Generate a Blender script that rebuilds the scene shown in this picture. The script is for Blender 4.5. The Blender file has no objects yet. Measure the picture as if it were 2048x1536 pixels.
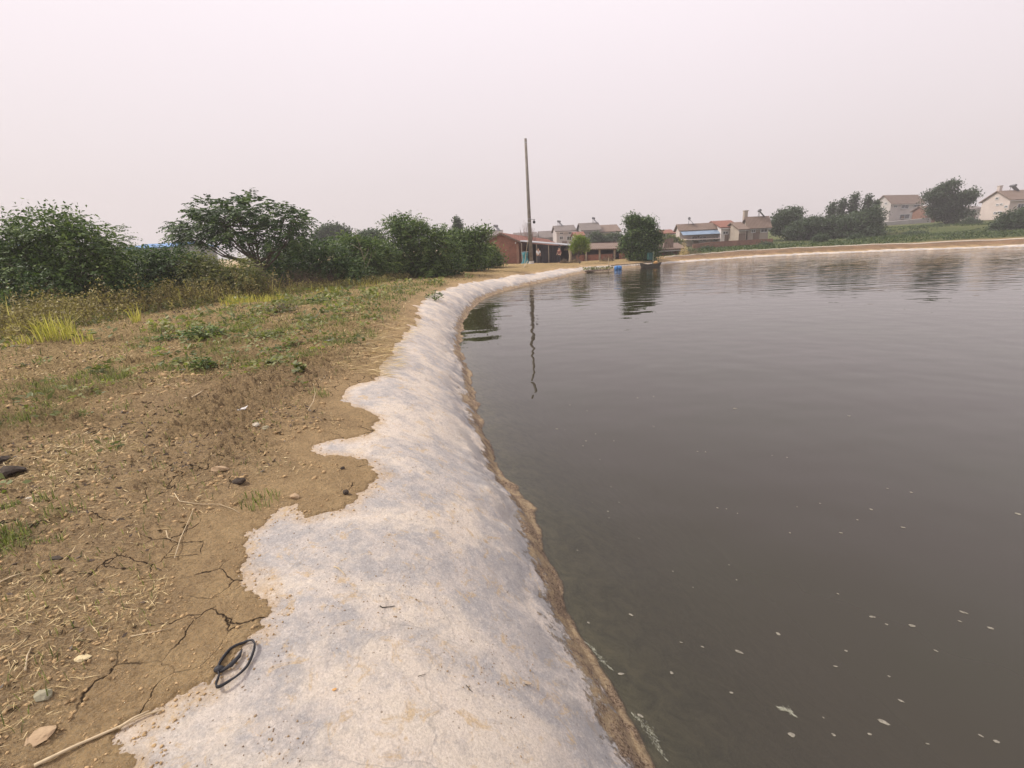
import bpy, bmesh, math, random
import numpy as np
from mathutils import Vector, Matrix
R = math.radians
rng = np.random.default_rng(7)
random.seed(7)
SC = bpy.context.scene
COL = SC.collection

# ---------------------------------------------------------------- camera
CZ = 2.6
PITCH, ROLL, F = R(16.3), R(2.7), 947.0
fwd = np.array([0, math.cos(PITCH), -math.sin(PITCH)])
r0 = np.array([1.0, 0, 0]); u0 = np.cross(r0, fwd)
upv = u0*math.cos(ROLL) + r0*math.sin(ROLL)
rtv = r0*math.cos(ROLL) - u0*math.sin(ROLL)
cam = bpy.data.cameras.new('camera'); camo = bpy.data.objects.new('camera', cam); COL.objects.link(camo)
cam.sensor_width = 36; cam.lens = 36*F/2048; cam.clip_start = 0.05; cam.clip_end = 3000
camo.matrix_world = Matrix(((rtv[0], upv[0], -fwd[0], 0), (rtv[1], upv[1], -fwd[1], 0), (rtv[2], upv[2], -fwd[2], CZ), (0, 0, 0, 1)))
SC.camera = camo
SC.view_settings.view_transform = 'Standard'; SC.view_settings.look = 'None'
SC.view_settings.exposure = 0.44; SC.view_settings.gamma = 1

# ---------------------------------------------------------------- world and sun
SUN_EL, SUN_AZ = R(48), R(-85)       # azimuth measured from +Y towards +X
w = bpy.data.worlds.new('World'); SC.world = w; w.use_nodes = True
nt = w.node_tree; nt.nodes.clear()
def N(nt, typ, **kw):
    n = nt.nodes.new(typ)
    for k, v in kw.items():
        if k.startswith('i_'):
            key = k[2:]
            key = int(key) if key.isdigit() else key.replace('_', ' ')
            n.inputs[key].default_value = v
        else: setattr(n, k, v)
    return n
def ramp(nt, fac, stops, interp='LINEAR'):
    n = nt.nodes.new('ShaderNodeValToRGB'); cr = n.color_ramp; cr.interpolation = interp
    while len(cr.elements) < len(stops): cr.elements.new(0.5)
    for e, (p, c) in zip(cr.elements, stops):
        e.position = p; e.color = (c, c, c, 1) if isinstance(c, (int, float)) else (*c, 1)
    if fac is not None: nt.links.new(fac, n.inputs[0])
    return n
sky = N(nt, 'ShaderNodeTexSky', sky_type='NISHITA', sun_disc=False, sun_elevation=SUN_EL, sun_rotation=SUN_AZ, dust_density=6.0, air_density=1.5)
bg1 = N(nt, 'ShaderNodeBackground', i_Strength=0.08); nt.links.new(sky.outputs[0], bg1.inputs[0])
tc = N(nt, 'ShaderNodeTexCoord'); sep = N(nt, 'ShaderNodeSeparateXYZ'); nt.links.new(tc.outputs['Generated'], sep.inputs[0])
nz = N(nt, 'ShaderNodeTexNoise', i_Scale=1.3, i_Detail=2.0, i_Roughness=0.4); nt.links.new(tc.outputs['Generated'], nz.inputs['Vector'])
ma = N(nt, 'ShaderNodeMath', operation='MULTIPLY_ADD', i_1=0.10, i_2=-0.05); nt.links.new(nz.outputs[0], ma.inputs[0])
ad = N(nt, 'ShaderNodeMath', operation='ADD'); nt.links.new(sep.outputs[2], ad.inputs[0]); nt.links.new(ma.outputs[0], ad.inputs[1])
rp = ramp(nt, ad.outputs[0], [(0.0, (0.62, 0.555, 0.55)), (0.12, (0.65, 0.58, 0.588)), (0.30, (0.75, 0.67, 0.695)), (0.50, (0.87, 0.79, 0.825)), (1.0, (0.95, 0.87, 0.91))])
bg2 = N(nt, 'ShaderNodeBackground', i_Strength=1.0); nt.links.new(rp.outputs[0], bg2.inputs[0])
mx = N(nt, 'ShaderNodeMixShader', i_Fac=0.9); nt.links.new(bg1.outputs[0], mx.inputs[1]); nt.links.new(bg2.outputs[0], mx.inputs[2])
wo = N(nt, 'ShaderNodeOutputWorld'); nt.links.new(mx.outputs[0], wo.inputs[0])
sl = bpy.data.lights.new('sun', 'SUN'); sl.energy = 2.6; sl.angle = R(7); sl.color = (1.0, 0.93, 0.84)
so = bpy.data.objects.new('sun', sl); COL.objects.link(so)
sd = Vector((math.sin(SUN_AZ)*math.cos(SUN_EL), math.cos(SUN_AZ)*math.cos(SUN_EL), math.sin(SUN_EL)))
so.rotation_euler = sd.to_track_quat('Z', 'Y').to_euler(); so.location = (0, 0, 40)

# ---------------------------------------------------------------- placing helpers
def ray(x, y):
    return fwd*F + rtv*(x-1024) - upv*(y-768)
def at(x, y, Y):
    d = ray(x, y); return d*(Y/d[1]) + np.array([0, 0, CZ])
def atz(x, y, z):
    d = ray(x, y); return d*((z-CZ)/d[2]) + np.array([0, 0, CZ])

def hash2(ix, iy, seed):
    h = (ix.astype(np.int64)*374761393 + iy.astype(np.int64)*668265263 + seed*974711) & 0x7fffffff
    h = ((h ^ (h >> 13))*1274126177) & 0x7fffffff
    return ((h ^ (h >> 16)) & 0xffff)/65535.0
def vn(x, y, seed=0):
    x = np.asarray(x, float); y = np.asarray(y, float)
    ix = np.floor(x); iy = np.floor(y); fx = x-ix; fy = y-iy
    fx = fx*fx*(3-2*fx); fy = fy*fy*(3-2*fy)
    a = hash2(ix, iy, seed); b = hash2(ix+1, iy, seed); c = hash2(ix, iy+1, seed); d = hash2(ix+1, iy+1, seed)
    return (a*(1-fx)+b*fx)*(1-fy)+(c*(1-fx)+d*fx)*fy
def fbm(x, y, oct=4, seed=0, g=0.5):
    s = 0; a = 1; t = 0
    for o in range(oct):
        s = s + a*vn(x*2**o+17.3*o, y*2**o-9.1*o, seed+o); t += a; a *= g
    return s/t
def sstep(a, b, x):
    t = np.clip((x-a)/(b-a), 0, 1); return t*t*(3-2*t)

# ---------------------------------------------------------------- shore lines
def catmull(P, n=6):
    P = np.array(P, float); out = []; m = len(P)
    for i in range(m):
        p0, p1, p2, p3 = P[(i-1) % m], P[i], P[(i+1) % m], P[(i+2) % m]
        for k in range(n):
            t = k/n
            out.append(0.5*((2*p1)+(-p0+p2)*t+(2*p0-5*p1+4*p2-p3)*t*t+(-p0+3*p1-3*p2+p3)*t**3))
    return np.array(out)
SHORE = catmull([(0.58,1.77),(0.52,2.03),(0.41,2.4),(0.31,2.74),(0.28,3.1),(0.2,3.54),(0.13,3.92),(-0.03,4.39),(-0.22,4.96),(-0.31,5.81),(-0.47,6.54),
  (-0.71,8.0),(-0.94,9.73),(-1.34,12.34),(-1.6,15.5),(-1.68,18.0),(-1.61,21.44),(-1.09,25.5),(-0.16,28.5),(1.52,32.3),(3.54,36),(6.33,41.7),(8.64,44.96),
  (10.9,46.7),(14.7,48.2),(21,52.6),(28.9,55.2),(36.2,55.3),(43.75,54.0),(53.5,50.2),(62,40),(64,20),(53,-10),(22,-22),(5,-13),(1.6,-5),(0.95,0),(0.74,1.1)], 4)
SHORE = np.roll(SHORE, 24, axis=0)        # start the outline behind the viewer
EDGE = np.array([(-1.1,-6),(-1.25,-1),(-1.3,0.6),(-1.34,1.24),(-1.44,1.38),(-1.34,1.53),(-1.28,1.61),(-1.3,1.76),(-1.22,1.94),(-1.34,2.02),(-1.49,2.14),(-1.61,2.45),(-1.65,2.92),
  (-1.52,2.99),(-1.40,2.77),(-1.22,2.95),(-1.09,3.18),(-1.10,3.5),(-1.24,3.78),(-1.72,3.90),(-1.82,4.02),(-1.55,4.15),(-1.36,4.41),(-1.5,4.9),(-2.0,5.35),(-2.1,5.7),(-1.9,6.2),(-1.96,6.89),(-2.0,8),(-2.2,8.8),
  (-2.3,10.5),(-2.42,12.9),(-2.9,15.5),(-3.1,18),(-3.0,21.6),(-2.5,25.8),(-1.5,29.2),(0.2,33),(2.2,36.9),(5.2,42.6),(8.0,46.1),
  (10.7,47.7),(14.6,49.1),(20.8,53.6),(28.9,56.3),(36.3,56.4),(44,55.1),(54.2,51.2),(63.1,40.3),(65.6,20),(54,-11),(22,-24),(3.4,-14)])
DIKE = np.array([(-40,-60),(-14.5,-30),(-13.4,5),(-14.2,15),(-13.4,21),(-10.5,26),(-8.3,33),(-7.6,38),(-6.5,46),(-8.5,58),(-16,66),(-60,90),(-900,300),(-900,-400)])
DIKE2 = DIKE
def sdist(X, Y, P, want_t=False):
    """signed distance to the closed polygon P: positive outside, and the arc length of the nearest point"""
    X = X.ravel(); Y = Y.ravel(); n = len(X); A = P; B = np.roll(P, -1, 0); D = B-A; L2 = (D**2).sum(1); L = np.sqrt(L2)
    cum = np.concatenate([[0], np.cumsum(L)[:-1]]); out = np.empty(n); tt = np.empty(n)
    dy = B[:, 1]-A[:, 1]; dy[dy == 0] = 1e-9
    for i in range(0, n, 20000):
        x = X[i:i+20000, None]; y = Y[i:i+20000, None]
        ax = x-A[None, :, 0]; ay = y-A[None, :, 1]
        u = np.clip((ax*D[:, 0]+ay*D[:, 1])/L2, 0, 1)
        d2 = (ax-u*D[:, 0])**2+(ay-u*D[:, 1])**2
        k = d2.argmin(1); r = np.arange(len(k))
        cr = ((A[:, 1] > y) != (B[:, 1] > y)) & (x < A[:, 0]+(y-A[:, 1])*D[:, 0]/dy)
        inside = cr.sum(1) % 2 == 1
        out[i:i+20000] = np.where(inside, -1, 1)*np.sqrt(d2[r, k]); tt[i:i+20000] = cum[k]+u[r, k]*L[k]
    return (out, tt) if want_t else out
CTRL = np.array([(-2,0,.95),(-3,8,.95),(-8,10,.93),(-4,18,.90),(-3,26,.80),(-1,30,.64),(3,37,.52),(6,43.5,.44),(9,47,.40),(2.3,45,.78),(-3,36,.82),(-5,45,.8),
  (7,56,.35),(12,51,.4),(14,58,.4),(20,56,.5),(30,59,.65),(38,59,.68),(46,58,.70),(56,53,.76),(68,40,.9),(70,10,1.0),(55,-16,1.1),(22,-28,1),(2,-16,.95),(14,70,.6),(0,75,.2),
  (20,72,.5),(30,80,.55),(42,80,.65),(50,85,1.0),(58,72,1.1),(75,95,2.5),(95,105,3.0),(100,80,2.6),(0,120,.9),(30,140,2.2),(60,150,2.8),(110,150,4.2),(-20,60,.6),(0,220,1.5),(60,260,5),(160,200,5),(130,60,3),(-60,120,.3),(-100,250,0)], float)
def base_h(X, Y, s):
    X = np.asarray(X, float); Y = np.asarray(Y, float)
    ws = 0; hs = 0
    for cx, cy, ch in CTRL:
        q = 1/((X-cx)**2+(Y-cy)**2+2.0)**1.7; ws = ws+q; hs = hs+q*ch
    Hp = hs/ws
    far = sstep(12, 24, X)*sstep(40, 50, Y)           # the far bank rises in two steps
    sp = np.clip(s, 0, 6); pn = np.where(s >= 0, 1-np.exp(-1.35*sp-0.35*sp**3), np.interp(s, [-3,-1.2,-.5,0], [-1.8,-.52,-.17,0]))
    pf = np.interp(s, [-3,-.8,0,.5,1.2,1.6,2.6,3.6,5], [-1.9,-.6,0,.25,.38,.44,.84,1.0,1.0])
    pr = pn*(1-far)+pf*far
    z = np.where(s < 0, pr, pr*Hp)
    return z
def dike_drop(X, Y):
    return sdist(np.asarray(X, float), np.asarray(Y, float), DIKE)      # negative: beyond the dike's left edge
def land(X, Y, s=None, dk=None):
    X = np.atleast_1d(np.asarray(X, float)); Y = np.atleast_1d(np.asarray(Y, float))
    if s is None: s = sdist(X, Y, SHORE)
    if dk is None: dk = dike_drop(X, Y)
    z = base_h(X, Y, s)
    return z - 2.7*sstep(0.2, 6.5, -dk)
def gz(x, y): return float(land([x], [y])[0])

# ---------------------------------------------------------------- object helpers
def tag(o, label=None, cat=None, group=None, kind=None):
    if label: o['label'] = label
    if cat: o['category'] = cat
    if group: o['group'] = group
    if kind: o['kind'] = kind
    return o
def thing(name, label, cat, loc=(0, 0, 0), group=None):
    o = bpy.data.objects.new(name, None); COL.objects.link(o); o.empty_display_size = 0.2
    o.location = tuple(float(v) for v in loc); o['_w'] = 0; del o['_w']
    WL[o.name] = np.array(loc, float); return tag(o, label, cat, group)
WL = {}
def mk(name, V, Fc, mat, parent=None, smooth=False, loc=None, attrs=None, corner=None):
    """one mesh object from world-space vertices; origin at the parent's base (or loc)"""
    V = np.asarray(V, float).reshape(-1, 3)
    o3 = WL[parent.name] if parent else (np.zeros(3) if loc is None else np.array(loc, float))
    me = bpy.data.meshes.new(name)
    if isinstance(Fc, np.ndarray):
        k = Fc.shape[1]; me.vertices.add(len(V)); me.vertices.foreach_set('co', (V-o3).ravel().astype(np.float32))
        me.loops.add(Fc.size); me.loops.foreach_set('vertex_index', Fc.ravel().astype(np.int32))
        me.polygons.add(len(Fc)); me.polygons.foreach_set('loop_start', (np.arange(len(Fc))*k).astype(np.int32))
        me.polygons.foreach_set('loop_total', np.full(len(Fc), k, np.int32)); me.update(calc_edges=True); me.validate()
    else:
        me.from_pydata([tuple(v) for v in (V-o3)], [], [tuple(int(i) for i in f) for f in Fc])
        bm = bmesh.new(); bm.from_mesh(me); bmesh.ops.recalc_face_normals(bm, faces=bm.faces); bm.to_mesh(me); bm.free()
    if attrs:
        for k, a in attrs.items():
            at_ = me.attributes.new(k, 'FLOAT', 'POINT'); at_.data.foreach_set('value', np.asarray(a, np.float32))
    if smooth: me.polygons.foreach_set('use_smooth', np.ones(len(me.polygons), bool))
    if mat: me.materials.append(mat)
    o = bpy.data.objects.new(name, me); COL.objects.link(o)
    if parent: o.parent = parent; WL[o.name] = WL[parent.name]
    else: o.location = tuple(o3); WL[o.name] = o3
    return o
class MB:
    def __init__(s): s.v = []; s.f = []; s.n = 0
    def add(s, V, Fc):
        s.v.append(np.asarray(V, float).reshape(-1, 3)); s.f += [tuple(i+s.n for i in f) for f in Fc]; s.n += len(s.v[-1]); return s
    def box(s, c, d, rz=0.0, ax=None):
        c = np.array(c, float); hx, hy, hz = np.array(d, float)/2
        P = np.array([(x, y, z) for z in (-hz, hz) for x, y in ((-hx, -hy), (hx, -hy), (hx, hy), (-hx, hy))])
        ca, sa = math.cos(rz), math.sin(rz); Q = P.copy(); Q[:, 0] = P[:, 0]*ca-P[:, 1]*sa; Q[:, 1] = P[:, 0]*sa+P[:, 1]*ca
        return s.add(Q+c, [(0,3,2,1),(4,5,6,7),(0,1,5,4),(1,2,6,5),(2,3,7,6),(3,0,4,7)])
    def tube(s, pts, rad, k=8, cap=True):
        pts = np.array(pts, float); n = len(pts); rad = np.broadcast_to(rad, n); V = []
        T = np.gradient(pts, axis=0) if n > 2 else np.array([pts[1]-pts[0]]*2)
        ref = np.array([0.0, 0, 1]) if abs(T[0][2]) < 0.8*np.linalg.norm(T[0]) else np.array([1.0, 0, 0])
        for p, t, r_ in zip(pts, T, rad):
            t = t/(np.linalg.norm(t)+1e-9); a = np.cross(t, ref); a /= np.linalg.norm(a)+1e-9; b = np.cross(t, a)
            for j in range(k):
                q = 2*math.pi*j/k; V.append(p+r_*(a*math.cos(q)+b*math.sin(q)))
        Fc = [(i*k+j, i*k+(j+1) % k, (i+1)*k+(j+1) % k, (i+1)*k+j) for i in range(n-1) for j in range(k)]
        if cap: Fc += [tuple(range(k))[::-1], tuple(range((n-1)*k, n*k))]
        return s.add(V, Fc)
    def slab(s, A, B, C, D, th):
        """a sheet through four points with thickness th along its normal"""
        A, B, C, D = [np.array(p, float) for p in (A, B, C, D)]
        nrm = np.cross(B-A, D-A); nrm /= np.linalg.norm(nrm); nrm = nrm if nrm[2] > 0 else -nrm
        return s.add([A, B, C, D, A+nrm*th, B+nrm*th, C+nrm*th, D+nrm*th], [(0,3,2,1),(4,5,6,7),(0,1,5,4),(1,2,6,5),(2,3,7,6),(3,0,4,7)])
    def blob(s, c, r, seed=0, amp=0.25, sub=2):
        bm = bmesh.new(); bmesh.ops.create_icosphere(bm, subdivisions=sub, radius=1.0)
        V = np.array([v.co[:] for v in bm.verts]); Fc = [tuple(v.index for v in f.verts) for f in bm.faces]; bm.free()
        q = 1+amp*(2*fbm(V[:, 0]*1.7+seed*3.1+V[:, 2]*1.3, V[:, 1]*1.7+V[:, 2]*0.9+seed, 3, seed)-1)
        return s.add(V*q[:, None]*np.array(r)+np.array(c), Fc)
    def done(s, name, mat, parent=None, smooth=False, loc=None):
        return mk(name, np.concatenate(s.v), s.f, mat, parent, smooth, loc)

# ---------------------------------------------------------------- materials
MATS = {}
def newmat(name):
    m = bpy.data.materials.new(name); m.use_nodes = True; t = m.node_tree
    b = t.nodes['Principled BSDF']; b.inputs['Specular IOR Level'].default_value = 0.3
    return m, t, b
def L(t, a, b): t.links.new(a, b)
def noise(t, vec, scale, detail=4, rough=0.55, dist=0.0):
    n = N(t, 'ShaderNodeTexNoise', i_Scale=scale, i_Detail=detail, i_Roughness=rough, i_Distortion=dist)
    if vec is not None: L(t, vec, n.inputs['Vector'])
    return n.outputs[0]
def mixc(t, fac, a, b, mode='MIX'):
    n = N(t, 'ShaderNodeMix', data_type='RGBA', blend_type=mode)
    for k, v in ((0, fac), (6, a), (7, b)):
        if isinstance(v, (int, float)): n.inputs[k].default_value = v
        elif isinstance(v, tuple): n.inputs[k].default_value = (*v, 1)
        else: L(t, v, n.inputs[k])
    return n.outputs[2]
def mth(t, op, a, b=None, c=None, clamp=False):
    n = N(t, 'ShaderNodeMath', operation=op, use_clamp=clamp)
    for k, v in ((0, a), (1, b), (2, c)):
        if v is None: continue
        if isinstance(v, (int, float)): n.inputs[k].default_value = v
        else: L(t, v, n.inputs[k])
    return n.outputs[0]
def bump(t, h, dist, strength=1.0, prev=None):
    n = N(t, 'ShaderNodeBump', i_Strength=strength, i_Distance=dist); L(t, h, n.inputs['Height'])
    if prev is not None: L(t, prev, n.inputs['Normal'])
    return n.outputs[0]
def surf(name, c1, c2, scale=3.0, rough=0.85, bscale=None, bdist=0.01, detail=5, spec=0.3, metallic=0.0):
    """two-tone weathered surface with bump"""
    if name in MATS: return MATS[name]
    m, t, b = newmat(name); g = N(t, 'ShaderNodeNewGeometry').outputs['Position']
    f = ramp(t, noise(t, g, scale, detail, 0.65), [(0.32, 0.0), (0.68, 1.0)]).outputs[0]
    L(t, mixc(t, f, c1, c2), b.inputs['Base Color']); b.inputs['Roughness'].default_value = rough
    b.inputs['Specular IOR Level'].default_value = spec; b.inputs['Metallic'].default_value = metallic
    if bscale: L(t, bump(t, noise(t, g, bscale, 4), bdist), b.inputs['Normal'])
    MATS[name] = m; return m
def leafmat(name, dark, mid, lite, trans=0.3):
    if name in MATS: return MATS[name]
    m, t, b = newmat(name); a = N(t, 'ShaderNodeAttribute', attribute_name='tint').outputs['Fac']
    c = ramp(t, a, [(0.0, dark), (0.5, mid), (1.0, lite)]).outputs[0]
    L(t, c, b.inputs['Base Color']); b.inputs['Roughness'].default_value = 0.55
    tr = N(t, 'ShaderNodeBsdfTranslucent'); L(t, mixc(t, 1.0, c, (1.3, 1.5, 0.6), 'MULTIPLY'), tr.inputs[0])
    ms = N(t, 'ShaderNodeMixShader', i_Fac=trans); L(t, b.outputs[0], ms.inputs[1]); L(t, tr.outputs[0], ms.inputs[2])
    L(t, ms.outputs[0], t.nodes['Material Output'].inputs[0]); MATS[name] = m; return m
def brickmat(name, c1, c2, mortar, sc=1.0):
    if name in MATS: return MATS[name]
    m, t, b = newmat(name); g = N(t, 'ShaderNodeNewGeometry').outputs['Position']
    sp = N(t, 'ShaderNodeSeparateXYZ'); L(t, g, sp.inputs[0]); cb = N(t, 'ShaderNodeCombineXYZ')
    L(t, mth(t, 'ADD', sp.outputs[0], sp.outputs[1]), cb.inputs[0]); L(t, sp.outputs[2], cb.inputs[1])
    br = N(t, 'ShaderNodeTexBrick', i_Scale=sc); br.inputs['Brick Width'].default_value = 0.24; br.inputs['Row Height'].default_value = 0.075
    br.inputs['Mortar Size'].default_value = 0.008; br.inputs['Color1'].default_value = (*c1, 1); br.inputs['Color2'].default_value = (*c2, 1); br.inputs['Mortar'].default_value = (*mortar, 1)
    L(t, cb.outputs[0], br.inputs['Vector'])
    d = ramp(t, noise(t, g, 0.9, 5, 0.7), [(0.3, 0.55), (0.7, 1.15)]).outputs[0]
    L(t, mixc(t, 1.0, br.outputs[0], d, 'MULTIPLY'), b.inputs['Base Color']); b.inputs['Roughness'].default_value = 0.9
    MATS[name] = m; return m
def tilemat(name, c1, c2):
    if name in MATS: return MATS[name]
    m, t, b = newmat(name); g = N(t, 'ShaderNodeNewGeometry').outputs['Position']
    wv = N(t, 'ShaderNodeTexWave', wave_type='BANDS', bands_direction='X', i_Scale=1.3, i_Distortion=0.6); L(t, g, wv.inputs['Vector'])
    f = ramp(t, noise(t, g, 1.2, 6, 0.7), [(0.3, 0.0), (0.7, 1.0)]).outputs[0]
    L(t, mixc(t, mth(t, 'MULTIPLY', wv.outputs[0], 0.35), mixc(t, f, c1, c2), tuple(v*0.6 for v in c1)), b.inputs['Base Color'])
    L(t, bump(t, wv.outputs[0], 0.03), b.inputs['Normal']); b.inputs['Roughness'].default_value = 0.85
    MATS[name] = m; return m

# ---- soil
def make_soil():
    m, t, b = newmat('dry cracked soil'); g = N(t, 'ShaderNodeNewGeometry').outputs['Position']
    A = lambda n: N(t, 'ShaderNodeAttribute', attribute_name=n).outputs['Fac']
    big = ramp(t, noise(t, g, 0.55, 5, 0.6), [(0.35, 0.0), (0.65, 1.0)]).outputs[0]
    med = ramp(t, noise(t, g, 5.0, 8, 0.7, 0.4), [(0.43, 0.0), (0.57, 1.0)]).outputs[0]
    fine = ramp(t, noise(t, g, 50.0, 6, 0.75), [(0.44, 0.0), (0.58, 1.0)]).outputs[0]
    c = mixc(t, big, (0.76, 0.535, 0.275), (0.64, 0.43, 0.215))
    c = mixc(t, mth(t, 'MULTIPLY', med, 0.4), c, (0.36, 0.235, 0.135))
    c = mixc(t, mth(t, 'MULTIPLY', fine, 0.45), c, (0.54, 0.41, 0.25))
    dks = ramp(t, noise(t, g, 17.0, 7, 0.8), [(0.42, 1.0), (0.49, 0.0)]).outputs[0]
    c = mixc(t, mth(t, 'MULTIPLY', dks, 0.34), c, (0.20, 0.135, 0.08))
    # smooth silt next to the liner
    silt = mixc(t, med, (0.74, 0.52, 0.27), (0.62, 0.425, 0.22))
    c = mixc(t, mth(t, 'MULTIPLY', A('silt'), 0.85), c, silt)
    sp1 = ramp(t, noise(t, g, 38.0, 8, 0.85, 0.5), [(0.45, 1.0), (0.505, 0.0)]).outputs[0]
    c = mixc(t, mth(t, 'MULTIPLY', sp1, mth(t, 'MULTIPLY_ADD', A('silt'), -0.30, 0.62)), c, (0.12, 0.078, 0.048))  # dark specks colour in the shade of small pits between crumbs
    sp2 = ramp(t, noise(t, g, 120.0, 4, 0.8), [(0.505, 0.0), (0.56, 1.0)]).outputs[0]
    c = mixc(t, mth(t, 'MULTIPLY', sp2, 0.5), c, (0.62, 0.49, 0.32))
    # dry trodden straw further off and moss-green ground cover in patches
    stn = noise(t, g, 28.0, 6, 0.85)
    straw = mixc(t, ramp(t, stn, [(0.43, 0.0), (0.56, 1.0)]).outputs[0], (0.22, 0.15, 0.07), (0.68, 0.50, 0.25))
    c = mixc(t, A('straw'), c, straw)
    gn = ramp(t, noise(t, g, 34.0, 6, 0.85), [(0.44, 0.0), (0.56, 1.0)]).outputs[0]
    green = mixc(t, gn, (0.13, 0.12, 0.05), (0.40, 0.35, 0.16))
    c = mixc(t, A('green'), c, green)
    c = mixc(t, A('field'), c, mixc(t, gn, (0.05, 0.075, 0.025), (0.17, 0.20, 0.075)))
    orange = mixc(t, ramp(t, noise(t, g, 0.8, 6, 0.75), [(0.35, 0.0), (0.65, 1.0)]).outputs[0], (0.40, 0.25, 0.15), (0.24, 0.17, 0.10))
    c = mixc(t, A('orange'), c, orange)
    # cracks, the shade inside them painted near-black
    vm = N(t, 'ShaderNodeVectorMath', operation='MULTIPLY_ADD'); nn = N(t, 'ShaderNodeTexNoise', i_Scale=3.5, i_Detail=5.0); L(t, g, nn.inputs['Vector'])
    L(t, nn.outputs['Color'], vm.inputs[0]); vm.inputs[1].default_value = (0.22, 0.22, 0.22); L(t, g, vm.inputs[2])
    vo = N(t, 'ShaderNodeTexVoronoi', feature='DISTANCE_TO_EDGE', i_Scale=4.2); L(t, vm.outputs[0], vo.inputs['Vector'])
    msk = ramp(t, noise(t, g, 1.3, 3), [(0.515, 0.0), (0.55, 1.0)]).outputs[0]
    near = mth(t, 'MULTIPLY', msk, mth(t, 'SUBTRACT', 1.0, A('straw')))
    cr = ramp(t, vo.outputs['Distance'], [(0.006, 1.0), (0.017, 0.0)]).outputs[0]
    ck = mth(t, 'MULTIPLY', cr, near)
    c = mixc(t, mth(t, 'MULTIPLY', ck, 0.95), c, (0.045, 0.03, 0.02))
    L(t, c, b.inputs['Base Color']); b.inputs['Roughness'].default_value = 0.95; b.inputs['Specular IOR Level'].default_value = 0.1
    h = mth(t, 'SUBTRACT', mth(t, 'ADD', mth(t, 'MULTIPLY', noise(t, g, 14, 8, 0.75, 0.3), 1.0), mth(t, 'MULTIPLY', noise(t, g, 80, 4, 0.7), 0.35)), mth(t, 'MULTIPLY', ck, 0.8))
    L(t, bump(t, h, 0.24, 1.0), b.inputs['Normal'])
    MATS['soil'] = m; return m
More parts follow.
